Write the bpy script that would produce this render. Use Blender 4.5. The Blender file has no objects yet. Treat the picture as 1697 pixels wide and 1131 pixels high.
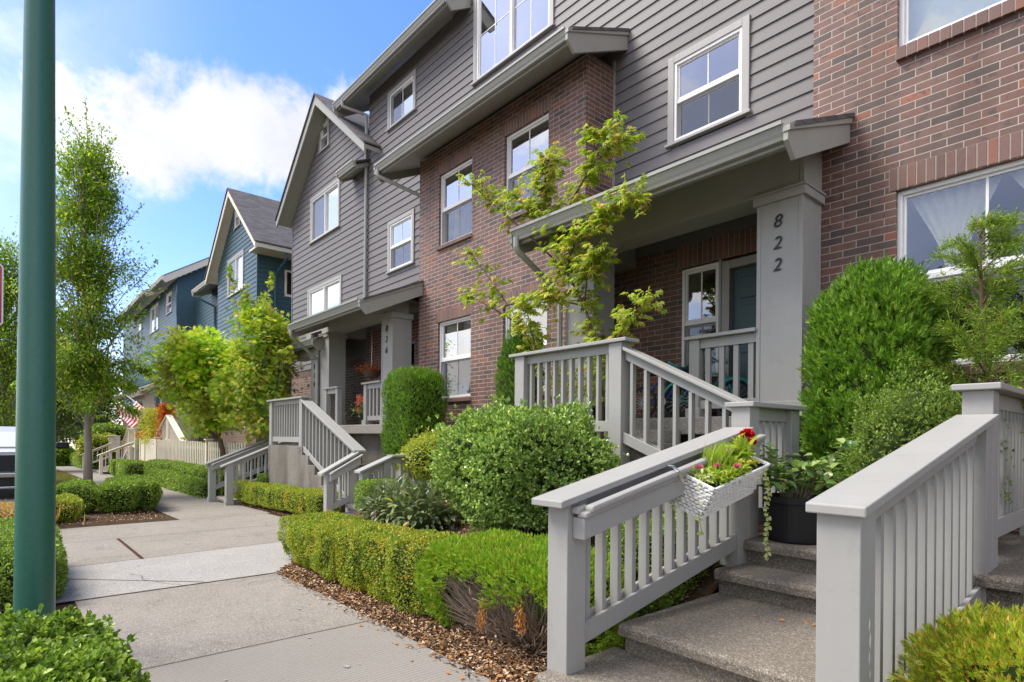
import bpy, bmesh, math, random
import numpy as np
from mathutils import Vector
R_ = math.radians
random.seed(7)
S = bpy.context.scene
COL = S.collection
# ---------------------------------------------------------------- camera
F_PX = 973.0
yaw = math.atan2(836.0, 973.0)
cd = bpy.data.cameras.new('camera')
cam = bpy.data.objects.new('camera', cd); COL.objects.link(cam)
cd.sensor_fit = 'HORIZONTAL'; cd.sensor_width = 36.0
cd.lens = 36.0 * F_PX / 1697.0
cd.shift_y = 159.5 / 1697.0
cd.clip_start = 0.05; cd.clip_end = 3000
roll = R_(0.5)
Fv = Vector((-math.cos(yaw), math.sin(yaw), 0)); Rv = Vector((math.sin(yaw), math.cos(yaw), 0)); Uv = Vector((0, 0, 1))
R2 = Rv * math.cos(roll) + Uv * math.sin(roll)
U2 = Uv * math.cos(roll) - Rv * math.sin(roll)
from mathutils import Matrix
m = Matrix((R2, U2, -Fv)).transposed().to_4x4(); m.translation = Vector((0, 0, 1.45))
cam.matrix_world = m
S.camera = cam
# ---------------------------------------------------------------- sky and sun
SUN_EL, SUN_AZ = R_(56), R_(-135)      # azimuth of the direction towards the sun, from +X
sund = Vector((math.cos(SUN_EL) * math.cos(SUN_AZ), math.cos(SUN_EL) * math.sin(SUN_AZ), math.sin(SUN_EL)))
W = bpy.data.worlds.new('World'); S.world = W; W.use_nodes = True
nt = W.node_tree; nt.nodes.clear()
def N(t, **k):
    n = nt.nodes.new(t)
    for a, b in k.items(): setattr(n, a, b)
    return n
L = lambda a, b: nt.links.new(a, b)
out = N('ShaderNodeOutputWorld'); bg = N('ShaderNodeBackground'); L(bg.outputs[0], out.inputs[0])
bg.inputs[1].default_value = 0.165
sky = N('ShaderNodeTexSky', sky_type='NISHITA'); sky.sun_disc = False
sky.sun_elevation = SUN_EL; sky.sun_rotation = math.pi / 2 - SUN_AZ
sky.air_density = 1.0; sky.dust_density = 0.25; sky.ozone_density = 3.0
tc = N('ShaderNodeTexCoord')
def vm(op, a, b=None):
    n = N('ShaderNodeVectorMath', operation=op)
    if hasattr(a, 'is_output'): L(a, n.inputs[0])
    else: n.inputs[0].default_value = a
    if b is not None:
        if hasattr(b, 'is_output'): L(b, n.inputs[1])
        else: n.inputs[1].default_value = b
    return n
def mt(op, a, b=None, clamp=False):
    n = N('ShaderNodeMath', operation=op); n.use_clamp = clamp
    for i, v in enumerate((a, b)):
        if v is None: continue
        if hasattr(v, 'is_output'): L(v, n.inputs[i])
        else: n.inputs[i].default_value = v
    return n.outputs[0]
dirn = tc.outputs['Generated']
# project the view direction on a flat cloud layer so that clouds shrink towards the horizon
sep = N('ShaderNodeSeparateXYZ'); L(dirn, sep.inputs[0])
zc = mt('ADD', mt('MAXIMUM', sep.outputs[2], 0.0), 0.28)
px = mt('DIVIDE', sep.outputs[0], zc); py = mt('DIVIDE', sep.outputs[1], zc)
cmb = N('ShaderNodeCombineXYZ'); L(px, cmb.inputs[0]); L(py, cmb.inputs[1])
def noise(vec, scale, detail, rough=.55, dist=0.0):
    n = N('ShaderNodeTexNoise'); n.inputs['Scale'].default_value = scale; n.inputs['Detail'].default_value = detail
    n.inputs['Roughness'].default_value = rough; n.inputs['Distortion'].default_value = dist
    L(vec, n.inputs['Vector']); return n.outputs[0]
n1 = noise(cmb.outputs[0], 1.7, 9, .6, .25)
n2 = noise(dirn, 5.6, 9, .62, .15)
# one big cumulus bank, in a fixed part of the sky above the end of the street
def blob(c, wa, wb, ax=(.652, .759, 0)):
    c = Vector(c).normalized(); e1 = Vector(ax); e1 = (e1 - c * e1.dot(c)).normalized(); e2 = c.cross(e1) * -1
    if e2.z < 0: e2 = -e2
    d0 = vm('DOT_PRODUCT', dirn, tuple(c)).outputs['Value']
    a = vm('DOT_PRODUCT', dirn, tuple(e1)).outputs['Value']; b = vm('DOT_PRODUCT', dirn, tuple(e2)).outputs['Value']
    r = mt('ADD', mt('POWER', mt('DIVIDE', mt('ABSOLUTE', a), wa), 2.0), mt('POWER', mt('DIVIDE', mt('ABSOLUTE', b), wb), 2.0))
    r = mt('SQRT', r)
    v = mt('SUBTRACT', 1.0, r)
    return mt('MULTIPLY', v, mt('GREATER_THAN', d0, 0.0))
b1 = blob((-1.07, 0.29, 0.53), 0.25, 0.10)
b2 = blob((-1.0, 0.40, 0.36), 0.12, 0.05)
b3 = blob((-0.93, 0.62, 0.62), 0.10, 0.07)
bb = mt('MAXIMUM', mt('MAXIMUM', b1, b2), b3)
n2c = mt('MULTIPLY', mt('SUBTRACT', n2, 0.5), 2.3)
m1 = mt('ADD', bb, n2c)
mr = N('ShaderNodeMapRange', interpolation_type='SMOOTHSTEP'); L(m1, mr.inputs[0]); mr.inputs[1].default_value = 0.02; mr.inputs[2].default_value = 0.42
m2 = N('ShaderNodeMapRange', interpolation_type='SMOOTHSTEP'); L(n1, m2.inputs[0]); m2.inputs[1].default_value = 0.40; m2.inputs[2].default_value = 0.62
# unseen bright warm clouds added behind the viewer for fill light; windows mirror them
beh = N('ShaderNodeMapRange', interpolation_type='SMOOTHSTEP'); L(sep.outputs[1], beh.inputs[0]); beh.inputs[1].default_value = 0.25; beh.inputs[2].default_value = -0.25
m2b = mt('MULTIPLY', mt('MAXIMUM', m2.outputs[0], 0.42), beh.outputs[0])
# low white haze bank near the horizon
lo = N('ShaderNodeMapRange', interpolation_type='SMOOTHSTEP'); L(sep.outputs[2], lo.inputs[0]); lo.inputs[1].default_value = 0.30; lo.inputs[2].default_value = 0.0
lob = mt('MULTIPLY', lo.outputs[0], 0.4)
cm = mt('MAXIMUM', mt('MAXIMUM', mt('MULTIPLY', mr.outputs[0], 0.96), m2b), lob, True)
shade = N('ShaderNodeMapRange'); L(noise(dirn, 7.0, 5, .55), shade.inputs[0]); shade.inputs[1].default_value = 0.3; shade.inputs[2].default_value = 0.7; shade.inputs[3].default_value = 0.80; shade.inputs[4].default_value = 1.10
cc = N('ShaderNodeMix', data_type='RGBA'); cc.blend_type = 'MULTIPLY'; cc.inputs[0].default_value = 1
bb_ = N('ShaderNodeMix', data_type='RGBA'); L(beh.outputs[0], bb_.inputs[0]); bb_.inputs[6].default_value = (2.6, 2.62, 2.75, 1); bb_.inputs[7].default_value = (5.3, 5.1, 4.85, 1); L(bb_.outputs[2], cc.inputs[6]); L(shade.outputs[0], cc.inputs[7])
hs = N('ShaderNodeHueSaturation'); tint = N('ShaderNodeMix', data_type='RGBA'); tint.blend_type = 'MULTIPLY'; tint.inputs[0].default_value = 1; tint.inputs[7].default_value = (.98, .90, 1.02, 1); L(sky.outputs[0], tint.inputs[6])
hs.inputs['Saturation'].default_value = 1.18; hs.inputs['Value'].default_value = .80; L(tint.outputs[2], hs.inputs['Color'])
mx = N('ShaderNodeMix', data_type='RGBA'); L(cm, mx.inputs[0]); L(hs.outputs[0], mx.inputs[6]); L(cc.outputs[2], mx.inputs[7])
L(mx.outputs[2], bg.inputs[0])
sl = bpy.data.lights.new('sun', 'SUN'); so = bpy.data.objects.new('sun', sl); COL.objects.link(so)
sl.energy = 2.5; sl.angle = R_(32); sl.color = (1.0, 0.95, 0.87)
so.rotation_euler = sund.to_track_quat('Z', 'Y').to_euler()
S.view_settings.view_transform = 'Standard'; S.view_settings.look = 'None'
S.view_settings.exposure = 1.2; S.view_settings.gamma = 1
S.cycles.max_bounces = 6; S.cycles.diffuse_bounces = 3; S.cycles.glossy_bounces = 3; S.cycles.transparent_max_bounces = 8
S.cycles.use_denoising = True

# ---------------------------------------------------------------- materials
MATS = {}
class NT:
    def __init__(s, name):
        s.m = bpy.data.materials.new(name); s.m.use_nodes = True; s.t = s.m.node_tree
        s.b = s.t.nodes['Principled BSDF']; s.o = s.t.nodes['Material Output']; MATS[name] = s.m
    def n(s, t, **k):
        q = s.t.nodes.new(t)
        for a, b in k.items(): setattr(q, a, b)
        return q
    def l(s, a, b): s.t.links.new(a, b)
    def co(s): return s.n('ShaderNodeTexCoord').outputs['Object']
    def pos(s): return s.n('ShaderNodeNewGeometry').outputs['Position']
    def noise(s, scale, detail=4, rough=.5, vec=None, dist=0):
        q = s.n('ShaderNodeTexNoise'); q.inputs['Scale'].default_value = scale; q.inputs['Detail'].default_value = detail
        q.inputs['Roughness'].default_value = rough; q.inputs['Distortion'].default_value = dist
        s.l(vec if vec is not None else s.pos(), q.inputs['Vector']); return q.outputs[0]
    def ramp(s, fac, stops, interp='LINEAR'):
        q = s.n('ShaderNodeValToRGB'); q.color_ramp.interpolation = interp
        while len(q.color_ramp.elements) < len(stops): q.color_ramp.elements.new(0.5)
        for e, (p, c) in zip(q.color_ramp.elements, stops):
            e.position = p; e.color = (*c, 1) if len(c) == 3 else c
        s.l(fac, q.inputs[0]); return q.outputs[0]
    def mix(s, fac, a, b, mode='MIX'):
        q = s.n('ShaderNodeMix', data_type='RGBA'); q.blend_type = mode
        for i, v in ((0, fac), (6, a), (7, b)):
            if hasattr(v, 'is_output'): s.l(v, q.inputs[i])
            elif i == 0: q.inputs[0].default_value = v
            else: q.inputs[i].default_value = (*v, 1)
        return q.outputs[2]
    def bump(s, h, st=.3, d=.01, nrm=None):
        q = s.n('ShaderNodeBump'); q.inputs['Strength'].default_value = st; q.inputs['Distance'].default_value = d
        s.l(h, q.inputs['Height'])
        if nrm is not None: s.l(nrm, q.inputs['Normal'])
        s.l(q.outputs[0], s.b.inputs['Normal']); return q.outputs[0]
    def col(s, c):
        if hasattr(c, 'is_output'): s.l(c, s.b.inputs['Base Color'])
        else: s.b.inputs['Base Color'].default_value = (*c, 1)
    def set(s, rough=.6, spec=.5, metal=0):
        s.b.inputs['Roughness'].default_value = rough; s.b.inputs['Specular IOR Level'].default_value = spec; s.b.inputs['Metallic'].default_value = metal

def scl(c, k): return tuple(min(1, x * k) for x in c)
def paint(name, c, rough=.5, var=.12, spec=.4, grain=0):
    t = NT(name)
    n = t.noise(2.2, 6, .65)
    mp = t.n('ShaderNodeMapping'); mp.inputs['Scale'].default_value = (9, 9, 1.3); t.l(t.pos(), mp.inputs[0])
    streak = t.noise(2.0, 6, .65, mp.outputs[0]); dirt = t.ramp(t.noise(5.5, 8, .75), [(.56, (0, 0, 0)), (.75, (.55, .55, .55))])
    b_ = t.mix(n, scl(c, 1 - var), scl(c, 1 + var)); b_ = t.mix(.35, b_, t.mix(streak, scl(c, .8), scl(c, 1.18)))
    t.col(t.mix(dirt, b_, scl(c, .72)))
    t.set(rough, spec); t.bump(t.mix(.5, t.noise(38, 5, .7), streak), .28, .004); return t
paint('greige_paint', (.335, .327, .302), .5, .12)
paint('greige_trim', (.33, .32, .28), .5, .12)
paint('casing_paint', (.36, .345, .32), .5, .1)
paint('white_vinyl', (.80, .79, .76), .35, .04)
paint('white_casing', (.62, .61, .58), .45, .06)
paint('cream_paint', (.74, .66, .52), .5, .07)
paint('gutter_paint', (.33, .33, .29), .3, .1, .6)
paint('cream_gutter', (.66, .60, .47), .35, .08)
paint('door_teal', (.045, .085, .095), .35, .1)
paint('orange_plastic', (.65, .14, .03), .4)
paint('black_plastic', (.012, .013, .015), .38, .2)
paint('rubber', (.02, .02, .02), .8)
paint('blue_frame', (.02, .05, .28), .3)
paint('teal_frame', (.02, .35, .30), .3)
paint('aqua_fender', (.03, .42, .36), .35)
paint('number_black', (.01, .01, .01), .4)
paint('canvas_black', (.02, .02, .022), .8)
paint('roof_edge', (.03, .03, .03), .9)
t = NT('steel'); t.col((.55, .55, .55)); t.set(.3, .5, 1)
t = NT('truck_paint'); t.col((.55, .56, .60)); t.set(.22, .6); t.b.inputs['Coat Weight'].default_value = .6
t = NT('chrome'); t.col((.7, .7, .7)); t.set(.15, .5, 1)
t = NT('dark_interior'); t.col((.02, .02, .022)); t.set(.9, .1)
t = NT('soil'); t.col(t.ramp(t.noise(35, 6, .7), [(0.3, (.035, .022, .014)), (.7, (.12, .075, .045))])); t.set(.95, .1); t.bump(t.noise(60, 4), .8, .03)
# siding paints
def siding_mat(name, c, rough=.42):
    t = NT(name)
    mp = t.n('ShaderNodeMapping'); mp.inputs['Scale'].default_value = (1.2, 1.2, 22); t.l(t.pos(), mp.inputs[0])
    n = t.noise(2.0, 6, .6, mp.outputs[0])
    n2 = t.noise(.5, 5, .6)
    c1 = t.mix(n, scl(c, .82), scl(c, 1.16))
    t.col(t.mix(t.mix(.5, n2, t.noise(9, 7, .75)), c1, scl(c, 1.3))); t.set(rough, .3)
    t.bump(n, .12, .004)
siding_mat('taupe_siding', (.146, .134, .131), .55)
siding_mat('teal_siding', (.042, .085, .098), .4)
# brick
def brick_mat(name, dark=1.0):
    t = NT(name)
    sx = t.n('ShaderNodeSeparateXYZ'); t.l(t.pos(), sx.inputs[0])
    ad = t.n('ShaderNodeMath', operation='ADD'); t.l(sx.outputs[0], ad.inputs[0]); t.l(sx.outputs[1], ad.inputs[1])
    cb = t.n('ShaderNodeCombineXYZ'); t.l(ad.outputs[0], cb.inputs[0]); t.l(sx.outputs[2], cb.inputs[1])
    def br(c1, c2, mo):
        b = t.n('ShaderNodeTexBrick'); t.l(cb.outputs[0], b.inputs['Vector'])
        b.inputs['Scale'].default_value = 1; b.inputs['Brick Width'].default_value = .254; b.inputs['Row Height'].default_value = .0762
        b.inputs['Mortar Size'].default_value = .0056; b.inputs['Mortar Smooth'].default_value = .35; b.offset = .5; b.squash = 1
        b.inputs['Color1'].default_value = c1; b.inputs['Color2'].default_value = c2; b.inputs['Mortar'].default_value = mo; return b
    k = dark
    b = br((0, 0, 0, 1), (1, 1, 1, 1), (.5, .5, .5, 1))
    hue = t.ramp(b.outputs[0], [(0, (.04 * k, .035 * k, .036 * k)), (.13, (.075 * k, .055 * k, .05 * k)), (.24, (.16 * k, .085 * k, .068 * k)), (.45, (.235 * k, .118 * k, .092 * k)), (.62, (.155 * k, .072 * k, .056 * k)), (.8, (.24 * k, .105 * k, .078 * k)), (.92, (.22 * k, .09 * k, .06 * k)), (1, (.44 * k, .125 * k, .045 * k))])
    mp = t.n('ShaderNodeMapping'); mp.inputs['Scale'].default_value = (1, 1, 1); t.l(t.pos(), mp.inputs[0])
    spots = t.ramp(t.noise(14, 4, .6, mp.outputs[0], .6), [(.36, (1, 1, 1)), (.44, (0, 0, 0))])
    c = t.mix(spots, hue, (.06 * k, .045 * k, .043 * k))
    fl = t.ramp(t.noise(8.3, 3, .5), [(.63, (0, 0, 0)), (.7, (1, 1, 1))])
    c = t.mix(fl, c, (.25 * k, .10 * k, .055 * k))
    fine = t.noise(90, 3)
    c = t.mix(.35, c, t.mix(fine, (.06 * k, .04 * k, .035 * k), (.30 * k, .2 * k, .17 * k)))
    mort = t.mix(t.noise(3, 6, .7), t.mix(fine, (.34, .28, .22), (.46, .39, .32)), t.mix(fine, (.46, .38, .31), (.60, .51, .43)))
    big = t.noise(.8, 7, .7); c = t.mix(t.ramp(big, [(.35, (0, 0, 0)), (.7, (.35, .35, .35))]), c, t.mix(.5, c, (.30 * k, .2 * k, .17 * k)))
    c = t.mix(b.outputs['Fac'], c, mort); t.col(c)
    t.set(.62, .35)
    inv = t.n('ShaderNodeMath', operation='SUBTRACT'); inv.inputs[0].default_value = 1; t.l(b.outputs['Fac'], inv.inputs[1])
    hh = t.n('ShaderNodeMath', operation='MULTIPLY_ADD'); t.l(fine, hh.inputs[0]); hh.inputs[1].default_value = .22; t.l(inv.outputs[0], hh.inputs[2])
    t.bump(hh.outputs[0], .7, .007)
brick_mat('brick_wall_clay', .93)
t = NT('brick_single')
g = t.n('ShaderNodeNewGeometry'); c = t.ramp(g.outputs['Random Per Island'], [(0, (.10, .06, .05)), (.4, (.17, .088, .07)), (.75, (.19, .10, .08)), (1, (.27, .10, .055))])
t.col(t.mix(.3, c, t.mix(t.noise(60, 4), (.05, .035, .03), (.3, .2, .17)))); t.set(.65, .35); t.bump(t.noise(80, 3), .3, .004)
t = NT('mortar'); t.col(t.mix(t.noise(60), (.33, .28, .23), (.45, .39, .33))); t.set(.9, .2); t.bump(t.noise(120, 3), .4, .004)
# shingles
t = NT('asphalt_shingle')
sx = t.n('ShaderNodeSeparateXYZ'); t.l(t.pos(), sx.inputs[0])
ad = t.n('ShaderNodeMath', operation='ADD'); t.l(sx.outputs[0], ad.inputs[0]); t.l(sx.outputs[1], ad.inputs[1])
cb = t.n('ShaderNodeCombineXYZ'); t.l(ad.outputs[0], cb.inputs[0]); t.l(sx.outputs[2], cb.inputs[1])
b = t.n('ShaderNodeTexBrick'); t.l(cb.outputs[0], b.inputs['Vector']); b.inputs['Scale'].default_value = 1; b.inputs['Brick Width'].default_value = .3; b.inputs['Row Height'].default_value = .105; b.inputs['Mortar Size'].default_value = .006
b.inputs['Color1'].default_value = (.075, .068, .066, 1); b.inputs['Color2'].default_value = (.15, .135, .13, 1); b.inputs['Mortar'].default_value = (.03, .03, .03, 1)
t.col(t.mix(.4, b.outputs[0], t.mix(t.noise(160, 2), (.05, .05, .05), (.22, .2, .2)))); t.set(.9, .2); t.bump(b.outputs['Fac'], -.4, .01)
# paving
def concrete(name, base, speck, seed=0, worn=.5):
    t = NT(name)
    v = t.n('ShaderNodeTexVoronoi'); v.inputs['Scale'].default_value = speck; t.l(t.pos(), v.inputs[0])
    vr = t.n('ShaderNodeSeparateColor'); t.l(v.outputs['Color'], vr.inputs[0])
    st = t.ramp(vr.outputs[0], [(0, scl(base, .38)), (.35, scl(base, .75)), (.7, scl(base, 1.1)), (.9, scl(base, 1.6)), (1, scl(base, 2.3))])
    big = t.noise(1.1, 7, .68)
    c = t.mix(worn, st, base)
    c = t.mix(big, t.mix(.55, c, scl(base, .45)), t.mix(.25, c, scl(base, 1.25)))
    t.col(c); t.set(.85, .25)
    t.bump(v.outputs['Distance'], .5, .006)
concrete('step_aggregate', (.225, .193, .152), 150, worn=0)
concrete('wall_concrete', (.27, .245, .205), 110, worn=.4)
def streaks(name, amt):
    m_ = MATS[name]; tr = m_.node_tree; b_ = tr.nodes['Principled BSDF']; src = b_.inputs['Base Color'].links[0].from_socket
    g_ = tr.nodes.new('ShaderNodeNewGeometry'); mp = tr.nodes.new('ShaderNodeMapping'); mp.inputs['Scale'].default_value = (1.5, 1.5, .3); tr.links.new(g_.outputs['Position'], mp.inputs[0])
    n_ = tr.nodes.new('ShaderNodeTexNoise'); n_.inputs['Scale'].default_value = 1.1; n_.inputs['Detail'].default_value = 7; n_.inputs['Roughness'].default_value = .65; tr.links.new(mp.outputs[0], n_.inputs['Vector'])
    r_ = tr.nodes.new('ShaderNodeValToRGB'); r_.color_ramp.elements[0].position = .42; r_.color_ramp.elements[0].color = (1, 1, 1, 1); r_.color_ramp.elements[1].position = .64; r_.color_ramp.elements[1].color = (amt, amt * .97, amt * .92, 1); tr.links.new(n_.outputs[0], r_.inputs[0])
    x_ = tr.nodes.new('ShaderNodeMix'); x_.data_type = 'RGBA'; x_.blend_type = 'MULTIPLY'; x_.inputs[0].default_value = 1; tr.links.new(src, x_.inputs[6]); tr.links.new(r_.outputs[0], x_.inputs[7]); tr.links.new(x_.outputs[2], b_.inputs['Base Color'])
streaks('wall_concrete', .58); streaks('brick_wall_clay', .74)
concrete('porch_concrete', (.34, .31, .27), 90, worn=.45)
concrete('strip_concrete', (.36, .34, .31), 120, worn=.45)
t = NT('sidewalk_concrete')
v = t.n('ShaderNodeTexVoronoi'); v.inputs['Scale'].default_value = 170; t.l(t.pos(), v.inputs[0])
big = t.noise(.9, 8, .7); mid = t.noise(7, 6, .7)
c = t.mix(t.ramp(big, [(.3, (0, 0, 0)), (.7, (1, 1, 1))]), (.205, .18, .148), (.285, .255, .215))
c = t.mix(.4, c, t.mix(mid, (.13, .11, .085), (.36, .32, .27)))
c = t.mix(t.ramp(t.noise(1.7, 9, .8, dist=.6), [(.54, (0, 0, 0)), (.62, (.5, .5, .5))]), c, (.13, .11, .085))
sc_ = t.n('ShaderNodeSeparateColor'); t.l(v.outputs['Color'], sc_.inputs[0])
c = t.mix(t.ramp(sc_.outputs[0], [(.86, (0, 0, 0)), (.9, (.75, .75, .75))]), c, (.46, .43, .38))
c = t.mix(t.ramp(sc_.outputs[1], [(.84, (0, 0, 0)), (.9, (.7, .7, .7))]), c, (.11, .1, .085))
t.col(c); t.set(.85, .25); t.bump(v.outputs['Distance'], .3, .004)
# broomed concrete with grooves that run along the walk
t = NT('broomed_concrete')
sx = t.n('ShaderNodeSeparateXYZ'); t.l(t.pos(), sx.inputs[0])
w = t.n('ShaderNodeTexWave'); w.wave_type = 'BANDS'; w.bands_direction = 'X'; w.inputs['Scale'].default_value = 9.5; w.inputs['Distortion'].default_value = 1.2; w.inputs['Detail'].default_value = 3; t.l(t.pos(), w.inputs[0])
big = t.noise(1.3, 7, .7); fine = t.noise(140, 2)
c = t.mix(big, (.205, .18, .148), (.285, .255, .215)); c = t.mix(.45, c, t.mix(fine, (.12, .105, .085), (.44, .41, .36)))
c = t.mix(.16, c, t.mix(w.outputs[0], (.1, .09, .075), (.40, .37, .32)))
t.col(c); t.set(.85, .25); t.bump(w.outputs[0], .5, .006)
t = NT('asphalt'); t.col(t.mix(t.noise(80, 4), (.035, .035, .036), (.085, .083, .08))); t.set(.9, .2)
t = NT('joint_dark'); t.col(t.mix(t.noise(20), (.02, .012, .008), (.12, .06, .03))); t.set(.95, .1)
t = NT('grass_base'); t.col(t.mix(t.noise(3, 5), (.08, .085, .02), (.2, .15, .07))); t.set(.95, .1)
# foliage
LEAFK = dict(boxwood_leaf=1.55, boxwood_yellow_leaf=1.25, shrub_leaf=2.0, thuja_leaf=1.7, thuja_bright_leaf=1.25, hornbeam_leaf=1.8, maple_bright_leaf=1.6, maple_crown_leaf=1.85, maple_leaf=1.0, viburnum_leaf=1.5, ceanothus_leaf=1.6, thuja_gold_leaf=1.2, cypress_leaf=1.2, dark_tree_leaf=1.3, rose_leaf=1.2)
def leafmat(name, stops, rough=.5, trans=.35, zone=None, spec=.3):
    t = NT(name); kk = LEAFK.get(name, 1.0)
    if name in LEAFK: stops = [(p, (min(1, c[0] * kk * 1.16), min(1, c[1] * kk), c[2] * kk * .85)) for p, c in stops]
    g = t.n('ShaderNodeNewGeometry')
    c = t.ramp(g.outputs['Random Per Island'], stops)
    if zone:
        sc, lo, hi, zs = zone
        f = t.ramp(t.noise(sc, 4, .6), [(lo, (0, 0, 0)), (hi, (1, 1, 1))])
        c = t.mix(f, c, t.ramp(g.outputs['Random Per Island'], zs))
    t.col(c); t.set(rough, spec)
    tr = t.n('ShaderNodeBsdfTranslucent'); t.l(c, tr.inputs[0])
    br = t.mix(1.0, c, (1.25, 1.35, .8), 'MULTIPLY'); t.l(br, tr.inputs[0])
    ms = t.n('ShaderNodeMixShader'); ms.inputs[0].default_value = trans
    t.l(t.b.outputs[0], ms.inputs[1]); t.l(tr.outputs[0], ms.inputs[2]); t.l(ms.outputs[0], t.o.inputs[0])
G = lambda r, g, b: (r, g, b)
leafmat('boxwood_leaf', [(0, (.055, .11, .018)), (.5, (.11, .20, .032)), (.85, (.19, .30, .05)), (1, (.28, .38, .07))], .35, .3)
leafmat('boxwood_yellow_leaf', [(0, (.07, .14, .018)), (.5, (.15, .26, .028)), (.85, (.30, .38, .04)), (1, (.52, .45, .08))], .4, .35,
        (2.6, .47, .66, [(0, (.20, .25, .02)), (.5, (.42, .42, .035)), (.85, (.56, .44, .05)), (1, (.62, .34, .10))]))
leafmat('thuja_leaf', [(0, (.03, .085, .012)), (.5, (.07, .17, .018)), (.9, (.14, .28, .03)), (1, (.25, .34, .05))], .5, .25,
        (1.7, .5, .7, [(0, (.08, .15, .015)), (.6, (.16, .27, .03)), (1, (.27, .33, .05))]))
leafmat('thuja_bright_leaf', [(0, (.08, .20, .015)), (.5, (.16, .34, .025)), (.85, (.28, .46, .045)), (1, (.50, .28, .08))], .5, .3)
leafmat('thuja_gold_leaf', [(0, (.14, .25, .02)), (.5, (.28, .42, .035)), (.8, (.45, .50, .06)), (1, (.60, .30, .10))], .5, .3)
leafmat('shrub_leaf', [(0, (.05, .105, .028)), (.5, (.11, .20, .05)), (.85, (.22, .33, .09)), (1, (.34, .42, .14))], .28, .22, spec=.55)
leafmat('ceanothus_leaf', [(0, (.05, .11, .02)), (.6, (.11, .19, .04)), (1, (.2, .28, .06))], .5, .25)
leafmat('golden_leaf', [(0, (.2, .26, .03)), (.5, (.36, .42, .05)), (1, (.55, .52, .09))], .45, .35)
leafmat('viburnum_leaf', [(0, (.05, .085, .045)), (.6, (.10, .15, .075)), (1, (.2, .24, .13))], .35, .2, spec=.5)
leafmat('maple_leaf', [(0, (.17, .30, .02)), (.5, (.31, .46, .045)), (.82, (.46, .54, .09)), (1, (.60, .42, .18))], .5, .45)
leafmat('maple_crown_leaf', [(0, (.07, .16, .015)), (.5, (.16, .28, .025)), (.85, (.30, .38, .045)), (1, (.45, .36, .10))], .5, .4,
        (.55, .47, .62, [(0, (.2, .24, .03)), (.6, (.38, .38, .07)), (1, (.5, .34, .14))]))
leafmat('maple_bright_leaf', [(0, (.11, .24, .015)), (.5, (.24, .42, .025)), (.85, (.40, .52, .045)), (1, (.58, .52, .10))], .5, .45,
        (.6, .5, .65, [(0, (.32, .40, .03)), (1, (.62, .55, .14))]))
leafmat('hornbeam_leaf', [(0, (.045, .105, .012)), (.5, (.10, .19, .018)), (.9, (.22, .31, .03)), (1, (.36, .38, .05))], .45, .4)
leafmat('dark_tree_leaf', [(0, (.03, .07, .015)), (.6, (.07, .125, .022)), (1, (.14, .19, .03))], .5, .3)
leafmat('cypress_leaf', [(0, (.07, .15, .02)), (.6, (.14, .26, .035)), (1, (.28, .36, .06))], .5, .3)
leafmat('grass_orange_leaf', [(0, (.42, .17, .06)), (.4, (.52, .26, .10)), (.7, (.48, .40, .10)), (1, (.30, .36, .05))], .5, .3)
leafmat('red_leaf', [(0, (.42, .04, .02)), (.6, (.6, .12, .03)), (1, (.66, .26, .06))], .5, .35)
leafmat('bamboo_leaf', [(0, (.35, .36, .03)), (.6, (.55, .52, .05)), (1, (.62, .58, .12))], .5, .35)
leafmat('lime_leaf', [(0, (.22, .36, .03)), (.6, (.42, .52, .06)), (1, (.58, .62, .12))], .45, .4)
leafmat('rose_leaf', [(0, (.05, .13, .03)), (.6, (.12, .23, .06)), (1, (.26, .36, .14))], .3, .25, spec=.5)
leafmat('pale_leaf', [(0, (.45, .52, .16)), (1, (.68, .70, .34))], .45, .35)
leafmat('red_petal', [(0, (.45, .005, .008)), (1, (.7, .02, .02))], .5, .2)
leafmat('pink_petal', [(0, (.6, .08, .22)), (1, (.8, .3, .42))], .5, .3)
leafmat('coral_petal', [(0, (.7, .10, .07)), (1, (.85, .3, .22))], .5, .3)
leafmat('yellow_petal', [(0, (.65, .5, .06)), (1, (.8, .7, .3))], .5, .3)
leafmat('lawn_blade', [(0, (.09, .12, .02)), (.5, (.2, .2, .05)), (1, (.38, .28, .12))], .6, .3)
leafmat('mulch_chip', [(0, (.05, .026, .015)), (.4, (.15, .08, .04)), (.7, (.33, .19, .10)), (.88, (.55, .36, .21)), (1, (.72, .56, .40))], .85, .0, spec=.1)
leafmat('dead_spray', [(0, (.45, .16, .03)), (1, (.62, .30, .08))], .8, .2)
paint('bark_grey', (.27, .23, .185), .85, .35, .2)
paint('bark_brown', (.13, .085, .055), .85, .35, .2)
paint('twig', (.27, .20, .15), .85, .45, .2)
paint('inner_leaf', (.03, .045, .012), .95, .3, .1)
# window glass: dark pane, part mirror, part see-through
t = NT('window_glass')
gl = t.n('ShaderNodeBsdfGlossy'); gl.inputs['Roughness'].default_value = .015; gl.inputs[0].default_value = (.97, .98, 1, 1)
tp = t.n('ShaderNodeBsdfTransparent'); tp.inputs[0].default_value = (.78, .82, .82, 1)
fr = t.n('ShaderNodeLayerWeight'); fr.inputs[0].default_value = .5
bn = t.n('ShaderNodeBump'); bn.inputs['Strength'].default_value = .12; bn.inputs['Distance'].default_value = .02; t.l(t.noise(1.3, 2), bn.inputs['Height']); t.l(bn.outputs[0], gl.inputs['Normal'])
fa = t.n('ShaderNodeMath', operation='MULTIPLY_ADD'); t.l(fr.outputs['Facing'], fa.inputs[0]); fa.inputs[1].default_value = 1.05; fa.inputs[2].default_value = .07; fa.use_clamp = True
ms = t.n('ShaderNodeMixShader'); t.l(fa.outputs[0], ms.inputs[0]); t.l(tp.outputs[0], ms.inputs[1]); t.l(gl.outputs[0], ms.inputs[2]); t.l(ms.outputs[0], t.o.inputs[0])
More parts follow.
